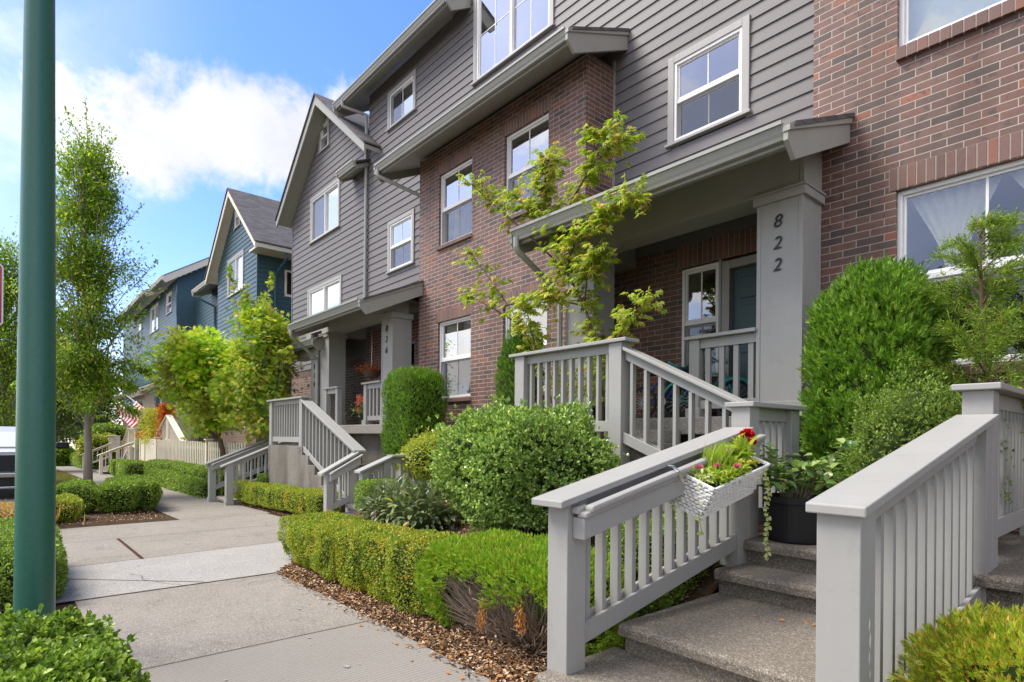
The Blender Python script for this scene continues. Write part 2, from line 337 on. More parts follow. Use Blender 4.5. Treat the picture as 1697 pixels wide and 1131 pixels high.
t = NT('insect_screen'); t.col((.05, .05, .052)); t.set(.7, .2)
tp = t.n('ShaderNodeBsdfTransparent'); ms = t.n('ShaderNodeMixShader'); ms.inputs[0].default_value = .42
t.l(tp.outputs[0], ms.inputs[1]); t.l(t.b.outputs[0], ms.inputs[2]); t.l(ms.outputs[0], t.o.inputs[0])
t = NT('curtain_cloth')
w = t.n('ShaderNodeTexWave'); w.bands_direction = 'X'; w.inputs['Scale'].default_value = 4.5; w.inputs['Distortion'].default_value = 2.5; t.l(t.pos(), w.inputs[0])
t.col(t.mix(w.outputs[0], (.42, .40, .38), (.62, .60, .57))); t.set(.9, .1); t.bump(w.outputs[0], .6, .03)
t = NT('lace_curtain')
t.col(t.mix(t.noise(60, 3), (.65, .60, .50), (.92, .88, .78))); t.set(.9, .1)
t = NT('white_blind'); t.col((.62, .68, .64)); t.set(.8, .2)
t = NT('wicker_white'); t.col(t.mix(t.noise(30, 4), (.62, .60, .55), (.88, .87, .83))); t.set(.6, .3)
# lamp post paint
t = NT('post_green'); n = t.noise(45, 5, .6); c = t.mix(n, (.024, .115, .074), (.042, .17, .112)); c = t.mix(t.ramp(t.noise(11, 9, .85), [(.62, (0, 0, 0)), (.68, (.6, .6, .6))]), c, (.07, .17, .12)); c = t.mix(t.ramp(t.noise(23, 8, .8, dist=1), [(.68, (0, 0, 0)), (.71, (.8, .8, .8))]), c, (.015, .05, .035)); t.col(c); t.set(.33, .5); t.bump(t.noise(90, 3), .12, .003)
t = NT('sign_white'); t.col((.82, .82, .84)); t.set(.4)
t = NT('sign_red'); t.col((.5, .015, .03)); t.set(.4)
def flagmat():
    t = NT('flag_cloth')
    uv = t.n('ShaderNodeUVMap'); s = t.n('ShaderNodeSeparateXYZ'); t.l(uv.outputs[0], s.inputs[0])
    m = t.n('ShaderNodeMath', operation='MULTIPLY'); t.l(s.outputs[1], m.inputs[0]); m.inputs[1].default_value = 6.5
    f = t.n('ShaderNodeMath', operation='FRACT'); t.l(m.outputs[0], f.inputs[0])
    gt = t.n('ShaderNodeMath', operation='LESS_THAN'); t.l(f.outputs[0], gt.inputs[0]); gt.inputs[1].default_value = .5
    c = t.mix(gt.outputs[0], (.8, .78, .76), (.55, .02, .03))
    a = t.n('ShaderNodeMath', operation='LESS_THAN'); t.l(s.outputs[0], a.inputs[0]); a.inputs[1].default_value = .4
    b = t.n('ShaderNodeMath', operation='GREATER_THAN'); t.l(s.outputs[1], b.inputs[0]); b.inputs[1].default_value = .46
    ab = t.n('ShaderNodeMath', operation='MULTIPLY'); t.l(a.outputs[0], ab.inputs[0]); t.l(b.outputs[0], ab.inputs[1])
    v = t.n('ShaderNodeTexVoronoi'); v.inputs['Scale'].default_value = 16; t.l(uv.outputs[0], v.inputs[0])
    st = t.n('ShaderNodeMath', operation='LESS_THAN'); t.l(v.outputs['Distance'], st.inputs[0]); st.inputs[1].default_value = .28
    blue = t.mix(st.outputs[0], (.02, .03, .16), (.75, .75, .75))
    t.col(t.mix(ab.outputs[0], c, blue)); t.set(.8, .2)
flagmat()
# ---------------------------------------------------------------- object helpers
def gz(X): return 0.0 if X > -5 else -.02 * (-X - 5)
WL = {}
def wloc(o): return WL.get(o.name, Vector((0, 0, 0)))
def root(name, loc, label, cat, group=None):
    o = bpy.data.objects.new(name, None); COL.objects.link(o); o.location = loc; o.empty_display_size = .2
    WL[o.name] = Vector(loc); o['label'] = label; o['category'] = cat
    if group: o['group'] = group
    return o
def link(name, me, mat, parent, label=None, bevel=0, smooth=False, kind=None):
    o = bpy.data.objects.new(name, me); COL.objects.link(o)
    if mat: me.materials.append(MATS[mat])
    if parent is not None:
        o.parent = parent; WL[o.name] = wloc(parent)
    if label: o['label'] = label
    if kind: o['kind'] = kind
    if bevel:
        b = o.modifiers.new('bevel', 'BEVEL'); b.width = bevel; b.segments = 2; b.limit_method = 'ANGLE'; b.angle_limit = R_(40)
    if smooth:
        for p in me.polygons: p.use_smooth = True
    return o
class MB:
    def __init__(s): s.v = []; s.f = []
    def add(s, vs, fs):
        k = len(s.v); s.v += [tuple(x) for x in vs]; s.f += [tuple(i + k for i in f) for f in fs]; return s
    def box(s, x0, x1, y0, y1, z0, z1):
        return s.add([(x0, y0, z0), (x1, y0, z0), (x1, y1, z0), (x0, y1, z0), (x0, y0, z1), (x1, y0, z1), (x1, y1, z1), (x0, y1, z1)],
                     [(0, 3, 2, 1), (4, 5, 6, 7), (0, 1, 5, 4), (1, 2, 6, 5), (2, 3, 7, 6), (3, 0, 4, 7)])
    def hexa(s, b, t):   # four bottom, four top points
        return s.add(list(b) + list(t), [(0, 3, 2, 1), (4, 5, 6, 7), (0, 1, 5, 4), (1, 2, 6, 5), (2, 3, 7, 6), (3, 0, 4, 7)])
    def prism(s, pts, ax, a, b):   # polygon pts (2D) extruded along axis ax from a to b
        n = len(pts)
        def P(p, t): return {'x': (t, p[0], p[1]), 'y': (p[0], t, p[1]), 'z': (p[0], p[1], t)}[ax]
        return s.add([P(p, a) for p in pts] + [P(p, b) for p in pts],
                     [tuple(range(n))[::-1], tuple(range(n, 2 * n))] + [(i, (i + 1) % n, n + (i + 1) % n, n + i) for i in range(n)])
    def tube(s, path, r, seg=8, cap=True, sq=None):
        path = [Vector(p) for p in path]; n = len(path); rs = r if isinstance(r, (list, tuple)) else [r] * n
        k = len(s.v); up = None
        for i, p in enumerate(path):
            d = (path[min(i + 1, n - 1)] - path[max(i - 1, 0)]).normalized()
            if up is None: up = Vector((0, 0, 1)) if abs(d.z) < .9 else Vector((1, 0, 0))
            a = d.cross(up).normalized(); b = a.cross(d).normalized(); up = b
            for j in range(seg):
                t = 2 * math.pi * (j + .5) / seg
                s.v.append(tuple(p + (a * math.cos(t) + b * math.sin(t)) * rs[i]))
        for i in range(n - 1):
            for j in range(seg):
                q = (j + 1) % seg; s.f.append((k + i * seg + j, k + i * seg + q, k + (i + 1) * seg + q, k + (i + 1) * seg + j))
        if cap:
            s.f.append(tuple(k + j for j in range(seg))[::-1]); s.f.append(tuple(k + (n - 1) * seg + j for j in range(seg)))
        return s
    def lathe(s, c, prof, seg=24):
        k = len(s.v); n = len(prof)
        for r, z in prof:
            for j in range(seg):
                t = 2 * math.pi * j / seg; s.v.append((c[0] + r * math.cos(t), c[1] + r * math.sin(t), c[2] + z))
        for i in range(n - 1):
            for j in range(seg):
                q = (j + 1) % seg; s.f.append((k + i * seg + j, k + i * seg + q, k + (i + 1) * seg + q, k + (i + 1) * seg + j))
        return s
    def build(s, name, mat, parent=None, **k):
        w = wloc(parent) if parent is not None else Vector((0, 0, 0))
        me = bpy.data.meshes.new(name); me.from_pydata([(x - w.x, y - w.y, z - w.z) for x, y, z in s.v], [], s.f); me.update()
        bm = bmesh.new(); bm.from_mesh(me); bmesh.ops.recalc_face_normals(bm, faces=bm.faces); bm.to_mesh(me); bm.free()
        return link(name, me, mat, parent, **k)
def B(*a): return MB().box(*a)
def struct(name, mb, mat):
    o = mb.build(name, mat); o['kind'] = 'structure'; return o
# ---------------------------------------------------------------- ground
def quadstrip(rects, dz):
    m_ = MB()
    for (x0, x1, y0, y1) in rects:
        xs = sorted({x0, x1} | ({-5.0} if x0 < -5 < x1 else set()))
        for a, b in zip(xs, xs[1:]):
            m_.add([(a, y0, gz(a) + dz), (b, y0, gz(b) + dz), (b, y1, gz(b) + dz), (a, y1, gz(a) + dz)], [(0, 1, 2, 3)])
    return m_
g = MB()
for a, b in ((-600, -5), (-5, 400)):
    for c_, d_ in ((-400, 2), (2, 500)):
        za = gz(a) - .012; zb = gz(b) - .012
        g.add([(a, c_, za), (b, c_, zb), (b, d_, zb), (a, d_, za)], [(0, 1, 2, 3)])
struct('ground', g, 'soil')
struct('sidewalk', quadstrip([(-6.42, 6, .46, 2.2), (-12.35, -8.05, -.9, 4.02), (-8.05, -7.0, 2.2, 4.02), (-90, -12.35, 2.45, 4.12), (-8.05, -6.42, -.9, .4)], .0), 'sidewalk_concrete')
# broom finished slab at the near end and a pale cross strip, each a real sheet of its own
m_ = MB(); m_.add([(-4.2, .46, .004), (6, .46, .004), (6, 2.19, .004), (-4.2, 2.19, .004)], [(0, 1, 2, 3)])
struct('path_broomed_slab', m_, 'broomed_concrete')
def poly(pts, dz):
    return MB().add([(x, y, gz(x) + dz) for x, y in pts], [tuple(range(len(pts)))])
struct('path_pale_strip', poly([(-8.1, -.9), (-6.42, -.9), (-6.42, 2.3), (-7.0, 2.95), (-8.47, 2.95)], .004), 'strip_concrete')
jm = MB()
for p, q, w in (((-8.12, -.9), (-8.47, 2.9), .007), ((-6.42, .3), (-6.42, 2.2), .007), ((-10.4, 1.25), (-8.3, 1.25), .02), ((-10.4, -.9), (-10.4, 4.0), .006), ((-4.2, .46), (-4.2, 2.2), .005), ((-8.15, -.1), (-6.45, 1.5), .006), ((-12.35, 2.45), (-12.35, 4.1), .006), ((-15, 2.45), (-15, 4.1), .006), ((-18, 2.45), (-18, 4.1), .008), ((-21, 2.45), (-21, 4.1), .008), ((-24, 2.45), (-24, 4.1), .01)):
    p = Vector(p); q = Vector(q); d = (q - p).normalized(); nn = Vector((-d.y, d.x)) * w
    jm.add([(a.x, a.y, gz(a.x) + .0075) for a in (p - nn, q - nn, q + nn, p + nn)], [(0, 1, 2, 3)])
for k0, (cx_, cy_, an, ln) in enumerate(((-9.6, 2.9, .4, 1.6), (-3.1, 1.2, 1.2, .9), (-7.4, 1.0, -.3, 1.1))):
    p = Vector((cx_, cy_)); rs = random.Random(k0)
    for _ in range(int(ln / .09)):
        an += rs.uniform(-.5, .5); q = p + Vector((math.cos(an), math.sin(an))) * .09; d = (q - p).normalized(); nn = Vector((-d.y, d.x)) * .0022
        jm.add([(a.x, a.y, gz(a.x) + .0078) for a in (p - nn, q - nn, q + nn, p + nn)], [(0, 1, 2, 3)]); p = q
struct('path_joints', jm, 'joint_dark')
sp = MB(); rs = random.Random(31)
for (x, y, w_) in [(-3.45, 1.62, .03)] + [(rs.uniform(-11, -1.5), rs.uniform(.6, 2.1), rs.uniform(.006, .016)) for _ in range(46)]:
    a0 = rs.uniform(0, 6.28); sp.add([(x + w_ * math.cos(a0 + t) * rs.uniform(.7, 1.1), y + w_ * math.sin(a0 + t) * rs.uniform(.6, 1), gz(x) + .009) for t in (0, 1, 2.1, 3.1, 4.2, 5.3)], [(0, 1, 2, 3, 4, 5)])
o = sp.build('pale_spots', 'strip_concrete'); o['kind'] = 'stuff'
struct('road', quadstrip([(-300, -17, -9, 1.0), (-17, 60, -9, -2.4)], .004), 'asphalt')
kb = MB()
for a, b in ((-90, -60), (-60, -40), (-40, -17)):
    kb.hexa([(a, 1.0, gz(a) - .1), (b, 1.0, gz(b) - .1), (b, 1.15, gz(b) - .1), (a, 1.15, gz(a) - .1)], [(a, 1.0, gz(a) + .1), (b, 1.0, gz(b) + .1), (b, 1.15, gz(b) + .1), (a, 1.15, gz(a) + .1)])
kb.box(-17.0, -16.85, -2.4, 1.15, -.4, -.14)
struct('kerb', kb, 'sidewalk_concrete')
# garden bed that rises towards the houses
def bed(name, x0, x1, prof, mat='soil', soft=True, cutx=None):
    m_ = MB(); nx = max(2, int((x1 - x0) / .18)); ys = np.linspace(prof[0][0], prof[-1][0], 34)
    rng = np.random.RandomState(5)
    for i in range(nx + 1):
        x = x0 + (x1 - x0) * i / nx; ed = min(1, (x - x0) / .3, (x1 - x) / .3) if soft else 1
        for y in ys:
            z = np.interp(y, [p[0] for p in prof], [p[1] for p in prof]) * ed - .012 * (1 - ed)
            if cutx and x < cutx(float(y)): m_.v.append((cutx(float(y)), float(y), -.06)); continue
            m_.v.append((x, float(y), gz(x) + float(z) + (rng.rand() - .5) * .03))
    ny = len(ys)
    for i in range(nx):
        for j in range(ny - 1): m_.f.append((i * ny + j, (i + 1) * ny + j, (i + 1) * ny + j + 1, i * ny + j + 1))
    o = m_.build(name, mat, smooth=True); o['kind'] = 'structure'; return o
NEARX = lambda y: float(np.interp(y, [2.2, 2.6, 2.9, 3.3], [-6.5, -6.95, -7.3, -8.2]))
bed('terrain_bed_near', -8.25, -2.24, [(2.2, -.012), (2.6, .02), (3.2, .10), (4.2, .48), (5.2, .62), (6.6, .72)], soft=False, cutx=NEARX)
bed('terrain_bed_middle', -14.2, -9.95, [(4.15, -.01), (4.75, .06)])
bed('terrain_bed_far', -60, -16.2, [(4.14, -.01), (5.0, .1), (6.0, .25), (7.2, .4)])
bed('terrain_bed_right', -.74, 5, [(2.2, -.01), (2.6, .06), (4.2, .4), (6.6, .75)])
bed('terrain_planting_island', -16.5, -12.42, [(-.9, -.02), (.2, .03), (1.3, .05), (2.3, -.01)])
struct('terrain_lawn', quadstrip([(-60, -16.9, 1.15, 2.42)], .01), 'grass_base')

# ---------------------------------------------------------------- shared builders
def wall_xz(mb, x0, x1, z0, z1, Y, holes, depth=.12, axis='y'):
    xs = sorted({x0, x1} | {h[0] for h in holes} | {h[1] for h in holes}); zs = sorted({z0, z1} | {h[2] for h in holes} | {h[3] for h in holes})
    xs = [x for x in xs if x0 <= x <= x1]; zs = [z for z in zs if z0 <= z <= z1]
    for a, b in zip(xs, xs[1:]):
        for c, d in zip(zs, zs[1:]):
            mx_, mz = (a + b) / 2, (c + d) / 2
            if any(h[0] < mx_ < h[1] and h[2] < mz < h[3] for h in holes): continue
            mb.add([(a, Y, c), (b, Y, c), (b, Y, d), (a, Y, d)], [(0, 1, 2, 3)])
    for (a, b, c, d) in holes:
        e = Y + depth
        mb.add([(a, Y, c), (a, e, c), (a, e, d), (a, Y, d)], [(0, 1, 2, 3)]); mb.add([(b, Y, c), (b, e, c), (b, e, d), (b, Y, d)], [(3, 2, 1, 0)])
        mb.add([(a, Y, d), (a, e, d), (b, e, d), (b, Y, d)], [(0, 1, 2, 3)]); mb.add([(a, Y, c), (a, e, c), (b, e, c), (b, Y, c)], [(3, 2, 1, 0)])
    return mb
def siding(name, parent, mat, z0, z1, Y, ivals, course=.178, xface=None):
    """lap boards; ivals(zmid) gives the spans covered. xface: boards on a wall that faces +X at X=xface, spans then run along Y"""
    mb = MB(); z = z0; k = 0
    rng = random.Random(3)
    while z < z1:
        zt = min(z + course, z1)
        for a, b in ivals((z + zt) / 2):
            cuts = [a]; x = a + rng.uniform(1.5, 3.6)
            while x < b - .6: cuts.append(x); x += 3.6
            cuts.append(b)
            for p, q in zip(cuts, cuts[1:]):
                q2 = q - .003 if q < b else q
                pr = [(0, z - .012), (-.024, z - .012), (-.006, zt), (0, zt)]
                if xface is None: mb.prism([(Y + d, h) for d, h in pr], 'x', p, q2)
                else: mb.add([(xface - d, p, h) for d, h in pr] + [(xface - d, q2, h) for d, h in pr], [(0, 1, 2, 3), (4, 7, 6, 5), (0, 4, 5, 1), (1, 5, 6, 2), (2, 6, 7, 3), (3, 7, 4, 0)])
        z = zt; k += 1
    return mb.build(name, mat, parent)
def cut(a, b, holes):
    def f(z):
        sp = [(a, b)] if not callable(a) else a(z)
        for h in holes:
            if h[2] < z < h[3]:
                ns = []
                for s0, s1 in sp:
                    if h[0] > s0 + .01: ns.append((s0, min(s1, h[0])))
                    if h[1] < s1 - .01: ns.append((max(s0, h[1]), s1))
                sp = [q for q in ns if q[1] - q[0] > .01]
        return sp
    return f
def window(parent, x0, x1, z0, z1, Y, casing=True, casemat='casing_paint', cols=1, style='hung', inner='dark', mun=2, curtain=None, screen=True):
    """x0..z1 = outside of the white frame, Y = wall face. cols = sashes side by side, mun = panes across per sash"""
    yf = Y - .03 if casing else Y + .05
    w = MB()
    if casing:
        c = .10
        for bx in ((x0 - c, x0, z0 - .01, z1 + c), (x1, x1 + c, z0 - .01, z1 + c), (x0 + .0005, x1 - .0005, z1, z1 + c - .002)):
            w.box(bx[0], bx[1], Y - .045, Y + .02, bx[2], bx[3])
        w.box(x0 - c - .03, x1 + c + .03, Y - .075, Y + .02, z0 - .05, z0 - .012)
    else:
        w.box(x0, x1, Y + .03, Y + .14, z0 - .01, z0 - .002)
    wo = w.build('window', casemat, parent, bevel=.004)
    f = MB(); t = .042; y0, y1 = yf, yf + .10
    f.box(x0, x0 + t, y0, y1, z0, z1); f.box(x1 - t, x1, y0, y1, z0, z1); f.box(x0 + t, x1 - t, y0, y1, z1 - t, z1); f.box(x0 + t, x1 - t, y0, y1, z0, z0 + t)
    cw = (x1 - x0 - 2 * t) / cols
    gl = MB(); zm = (z0 + z1) / 2
    for i in range(cols):
        a = x0 + t + i * cw; b = a + cw
        if i: f.box(a - .03, a + .03, y0 + .005, y1, z0 + t, z1 - t)
        if style == 'hung':
            f.box(a, b, y0 + .012, y1, zm - .028, zm + .028)
            segs = ((zm + .028, z1 - t, y0 + .03), (z0 + t, zm - .028, y0 + .055))
        elif style == 'slider' or style == 'grid': segs = ((z0 + t, z1 - t, y0 + .03 + .02 * (i % 2)),)
        for (c, d, yy) in segs:
            s_ = .028
            f.box(a, a + s_, yy, yy + .035, c, d); f.box(b - s_, b, yy, yy + .035, c, d); f.box(a + s_, b - s_, yy, yy + .035, c, c + s_); f.box(a + s_, b - s_, yy, yy + .035, d - s_, d)
            for j in range(1, mun):
                x = a + (b - a) * j / mun; f.box(x - .009, x + .009, yy + .006, yy + .024, c + s_, d - s_)
            if style == 'grid':
                zz = c + (d - c) * .36; f.box(a + s_, b - s_, yy + .008, yy + .022, zz - .009, zz + .009)
                zz = c + (d - c) * .70; f.box(a + s_, b - s_, yy + .008, yy + .022, zz - .009, zz + .009)
            gl.add([(a, yy + .015, c), (b, yy + .015, c), (b, yy + .015, d), (a, yy + .015, d)], [(0, 1, 2, 3)])
    f.build('frame', 'white_vinyl', wo, bevel=.003)
    gl.build('pane', 'window_glass', wo)
    if screen and style != 'grid' and (x1 - x0) < 2.3:
        sa, sb, sc2, sd2 = (x0 + t, x1 - t, z0 + t, zm - .03) if style == 'hung' else (x0 + t, x0 + t + cw / (1 if cols > 1 else 2), z0 + t, z1 - t)
        MB().add([(sa, yf + .004, sc2), (sb, yf + .004, sc2), (sb, yf + .004, sd2), (sa, yf + .004, sd2)], [(0, 1, 2, 3)]).build('screen', 'insect_screen', wo)
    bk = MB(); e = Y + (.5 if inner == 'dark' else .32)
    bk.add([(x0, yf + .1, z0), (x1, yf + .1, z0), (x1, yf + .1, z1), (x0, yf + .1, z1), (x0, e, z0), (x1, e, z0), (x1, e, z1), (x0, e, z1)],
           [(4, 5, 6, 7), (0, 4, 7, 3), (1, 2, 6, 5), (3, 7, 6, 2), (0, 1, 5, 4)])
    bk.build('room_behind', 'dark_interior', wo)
    if curtain:
        for (a, b, c, d, m_) in curtain:
            q = MB(); n = 26; k = len(q.v)
            for i in range(n + 1):
                x = a + (b - a) * i / n
                q.v += [(x, Y + .2 + .018 * math.sin(i * 1.5), c), (x, Y + .2 + .018 * math.sin(i * 1.5 + .4), d)]
            q.f += [(2 * i, 2 * i + 2, 2 * i + 3, 2 * i + 1) for i in range(n)]
            q.build('curtain', m_, wo)
    return wo
def soldier(parent, x0, x1, z0, z1, Y, name='brick_lintel', step=.0762, depth=.1, proud=.006, slope=0):
    mb = MB(); n = max(1, round((x1 - x0) / step)); s = (x1 - x0) / n
    for i in range(n):
        a = x0 + i * s + .0055; b = a + s - .011
        if slope: mb.hexa([(a, Y - .05, z0), (b, Y - .05, z0), (b, Y + depth, z0), (a, Y + depth, z0)], [(a, Y - .05, z1 - .02), (b, Y - .05, z1 - .02), (b, Y + depth, z1), (a, Y + depth, z1)])
        else: mb.box(a, b, Y - proud, Y + depth, z0 + .003, z1 - .003)
    mm = mb.build(name, 'brick_single', parent, bevel=.002)
    y0 = Y - proud + .004 if not slope else Y - .045
    B(x0 + .001, x1 - .001, y0, Y + depth - .002, z0 + .001, z1 - (.024 if slope else .001)).build('mortar', 'mortar', mm)
    return mm
def gutter(parent, x0, x1, Y, zt, mat='gutter_paint', spout=None, h=.145):
    mb = MB()
    pr = [(Y + .0, zt - h), (Y - .05, zt - h), (Y - .06, zt - h + .03), (Y - .075, zt - h + .055), (Y - .098, zt - .035), (Y - .118, zt - .03), (Y - .118, zt + .004), (Y - .100, zt + .006), (Y - .098, zt - .012), (Y, zt - .012)]
    mb.prism(pr, 'x', x0, x1)
    return mb.build('gutter', mat, parent)
def pipe(parent, pts, mat='gutter_paint', r=.042, name='downspout'):
    P = [Vector(p) for p in pts]; out_ = [P[0]]
    for i in range(1, len(P) - 1):
        a = (P[i - 1] - P[i]).normalized(); b = (P[i + 1] - P[i]).normalized(); rr = min(.09, (P[i - 1] - P[i]).length * .4, (P[i + 1] - P[i]).length * .4)
        for t in (0, .25, .5, .75, 1): out_.append(P[i] + a * rr * (1 - t) ** 2 + b * rr * t ** 2)
    out_.append(P[-1])
    return MB().tube(out_, r, 8).build(name, mat, parent, smooth=False)
def shed_roof(parent, x0, x1, y0, z0, y1, z1, mat_trim, fascia=.24, soffit='greige_trim', ends=(True, True), wall_y=None):
    """eave at (y0,z0) rising to (y1,z1); z = top of shingles"""
    mb = MB(); t = .045
    mb.add([(x0 - .03, y0 - .03, z0), (x1 + .03, y0 - .03, z0), (x1 + .03, y1, z1), (x0 - .03, y1, z1), (x0 - .03, y0 - .03, z0 - t), (x1 + .03, y0 - .03, z0 - t), (x1 + .03, y1, z1 - t), (x0 - .03, y1, z1 - t)],
           [(0, 1, 2, 3), (4, 7, 6, 5), (0, 4, 5, 1), (1, 5, 6, 2), (3, 2, 6, 7), (0, 3, 7, 4)])
    r = mb.build('roof', 'asphalt_shingle', parent)
    f = MB(); f.box(x0 + .045, x1 - .045, y0, y0 + .035, z0 - t - .135, z0 - t - .005)
    k = (z1 - z0) / (y1 - y0)
    # flat sloped soffit
    f.add([(x0 + .046, y0 + .036, z0 - t - .12), (x1 - .046, y0 + .036, z0 - t - .12), (x1 - .046, y1, z1 - t - .12), (x0 + .046, y1, z1 - t - .12), (x0 + .046, y0 + .036, z0 - t - .01), (x1 - .046, y0 + .036, z0 - t - .01), (x1 - .046, y1, z1 - t - .01), (x0 + .046, y1, z1 - t - .01)],
          [(0, 1, 2, 3), (4, 7, 6, 5), (0, 4, 5, 1), (1, 5, 6, 2), (3, 2, 6, 7), (0, 3, 7, 4)])
    f.build('soffit', soffit, parent)
    for en, xa, xb in ((ends[0], x0, x0 + .044), (ends[1], x1 - .044, x1)):
        if not en: continue
        ye = y1 - .02
        zb = z0 - t - fascia
        pr = [(y0 - .10, z0 - t - .01), (y0 - .10, zb + .04), (y0 + .05, zb - .09), (ye, z1 - t - fascia - .09 + 0.0), (ye, z1 - t - .02)]
        MB().prism(pr, 'x', xa, xb).build('rake_board', mat_trim, parent, bevel=.004)
        pr2 = [(y0 - .11, z0 - t - .002), (y0 - .11, z0 - t - .055), (ye, z1 - t - .065), (ye, z1 - t - .012)]
        o_ = .02 if xa > (x0 + x1) / 2 else -.02
        MB().prism(pr2, 'x', min(xa, xa + o_), max(xb, xb + o_)).build('rake_moulding', mat_trim, parent)
    return r
def column(parent, x0, x1, y0, y1, z0, z1, mat='greige_paint', number=None):
    c = B(x0, x1, y0, y1, z0, z1).build('porch_column', mat, parent, bevel=.004)
    tr = MB(); e = .008
    for (a, b) in ((x0 - e, x0 + .035), (x1 - .035, x1 + e)):
        tr.box(a, b, y0 - e, y0 + .03, z0 + .1, z1 - .08)
    tr.box(x1 - .02, x1 + e + .001, y1 - .035, y1 + .004, z0 + .1, z1 - .08)
    tr.build('corner_trim', mat, c, bevel=.002)
    B(x0 - .025, x1 + .025, y0 - .025, y1 + .02, z0 - .001, z0 + .15).build('plinth', mat, c, bevel=.004)
    cp = B(x0 - .04, x1 + .04, y0 - .04, y1 + .03, z1 - .10, z1 - .012); cp.box(x0 - .055, x1 + .055, y0 - .055, y1 + .035, z1 - .011, z1 + .012)
    cp.build('capital', mat, c, bevel=.004)
    if number:
        cx_ = (x0 + x1) / 2 - .02
        for i, ch in enumerate(number):
            text(ch, (cx_, y0 - .012, z1 - .37 - i * .23), .19, 'house_number', 'number_black', c, shear=.2, off=.0)
    return c
def text(s, loc, size, name, mat, parent, rot=(math.pi / 2, 0, 0), shear=0, off=0, ext=.003, align='CENTER'):
    cu = bpy.data.curves.new(name, 'FONT'); cu.body = s; cu.size = size; cu.shear = shear; cu.offset = off; cu.extrude = ext; cu.align_x = align
    o = bpy.data.objects.new(name + '_tmp', cu); COL.objects.link(o); bpy.context.view_layer.update()
    me = bpy.data.meshes.new_from_object(o); COL.objects.unlink(o); bpy.data.objects.remove(o)
    from mathutils import Euler
    M = Matrix.Translation(Vector(loc) - wloc(parent)) @ Euler(rot).to_matrix().to_4x4(); me.transform(M); me.materials.clear()
    return link(name, me, mat, parent)
# railing: A -> B (world x,y), z of the cap top at both ends, z of bottom rail underside at both ends
def railing(name, label, A, Bp, zc, zb, n, group='grey front stair railings', cat='railing', mat='greige_paint', posts=((0, None), (1, None)), pw=.145, capw=.24, hand=None, sleeve=(False, False), bw=.034, bd=.035, solid=None, capo=(.10, .03)):
    A = Vector((*A, 0)); Bp = Vector((*Bp, 0)); D = Bp - A; Ln = D.length; d = D / Ln; nr = Vector((-d.y, d.x, 0))
    r = root(name, (A.x, A.y, zb[0]), label, cat, group)
    def pt(s, o, z): q = A + d * s + nr * o; return (q.x, q.y, z)
    def beam(s0, s1, o0, o1, za0, za1, zb0, zb1):   # bottom z at s0,s1 and top z at s0,s1
        return MB().hexa([pt(s0, o0, za0), pt(s1, o0, za1), pt(s1, o1, za1), pt(s0, o1, za0)], [pt(s0, o0, zb0), pt(s1, o0, zb1), pt(s1, o1, zb1), pt(s0, o1, zb0)])
    def zcap(s): return zc[0] + (zc[1] - zc[0]) * s / Ln
    def zbot(s): return zb[0] + (zb[1] - zb[0]) * s / Ln
    s0, s1 = -capo[0], Ln + capo[1]
    beam(s0, s1, -capw / 2, capw / 2, zcap(s0) - .038, zcap(s1) - .038, zcap(s0), zcap(s1)).build('cap_rail', mat, r, bevel=.006)
    hp = pw / 2
    for (e, base), sl in zip(posts, sleeve):
        if base is None: continue
        sc = (Ln if e else 0)
        sa, sb = (sc - hp, sc + hp) if e else (sc, sc + pw)
        if e: sa, sb = Ln - pw, Ln
        beam(sa, sb, -hp, hp, base, base, zcap(sa) - .0385, zcap(sb) - .0385).build('post', mat, r, bevel=.004)
        if sl: beam(sa - .018, sb + .018, -hp - .018, hp + .018, base - .01, base - .01, base + .13, base + .13).build('post_sleeve', mat, r, bevel=.006)
    a, b = pw + .001, Ln - pw - .001
    if posts[0][1] is None: a = .0
    if posts[1][1] is None: b = Ln
    ha = min(.030, hp * .45); beam(a, b, -ha, ha, zcap(a) - .039 - .10, zcap(b) - .039 - .10, zcap(a) - .039, zcap(b) - .039).build('top_rail', mat, r, bevel=.003)
    beam(a, b, ha + .001, ha + .026, zbot(a), zbot(b), zbot(a) + .115, zbot(b) + .115).build('bottom_rail', mat, r, bevel=.003)
    beam(a, b, -ha - .026, -ha - .001, zbot(a), zbot(b), zbot(a) + .115, zbot(b) + .115).build('bottom_rail', mat, r, bevel=.003)
    if hand:   # moulded hand rail on one side
        so, u0, u1 = hand
        beam(.06, u1, so * (hp + .062), so * (hp + .125), zcap(.06) - .098, zcap(u1) - .098, zcap(.06) - .058, zcap(u1) - .058).build('hand_rail', mat, r, bevel=.014)
        beam(.02, .095, so * (hp + .001), so * (hp + .0615), zcap(.02) - .10, zcap(.095) - .10, zcap(.02) - .060, zcap(.095) - .060).build('hand_rail_return', mat, r, bevel=.012)
        beam(.03, u1 - .02, so * (hp + .04), so * (hp + .108), zcap(.08) - .13, zcap(u1) - .13, zcap(.08) - .0985, zcap(u1) - .0985).build('hand_rail_moulding', mat, r, bevel=.01)
        beam(.035, u1 - .03, so * (hp + .002), so * (hp + .09), zcap(.085) - .245, zcap(u1) - .245, zcap(.085) - .1305, zcap(u1) - .1305).build('rail_board', mat, r, bevel=.004)
    for i in range(n):
        c = a + (b - a) * (i + .5) / n
        beam(c - bw / 2, c + bw / 2, -ha + .001, ha - .001, zbot(c) + .02, zbot(c) + .02, zcap(c) - .141, zcap(c) - .141).build('baluster', mat, r)
    return r
# ---------------------------------------------------------------- grey and brick townhouse row
WY = 7.25; BY = 6.6
TH = root('townhouse_row', (-8, 7.25, 0), 'long grey lap sided and brick townhouse row with porches numbered 822, 826 and 830', 'building')
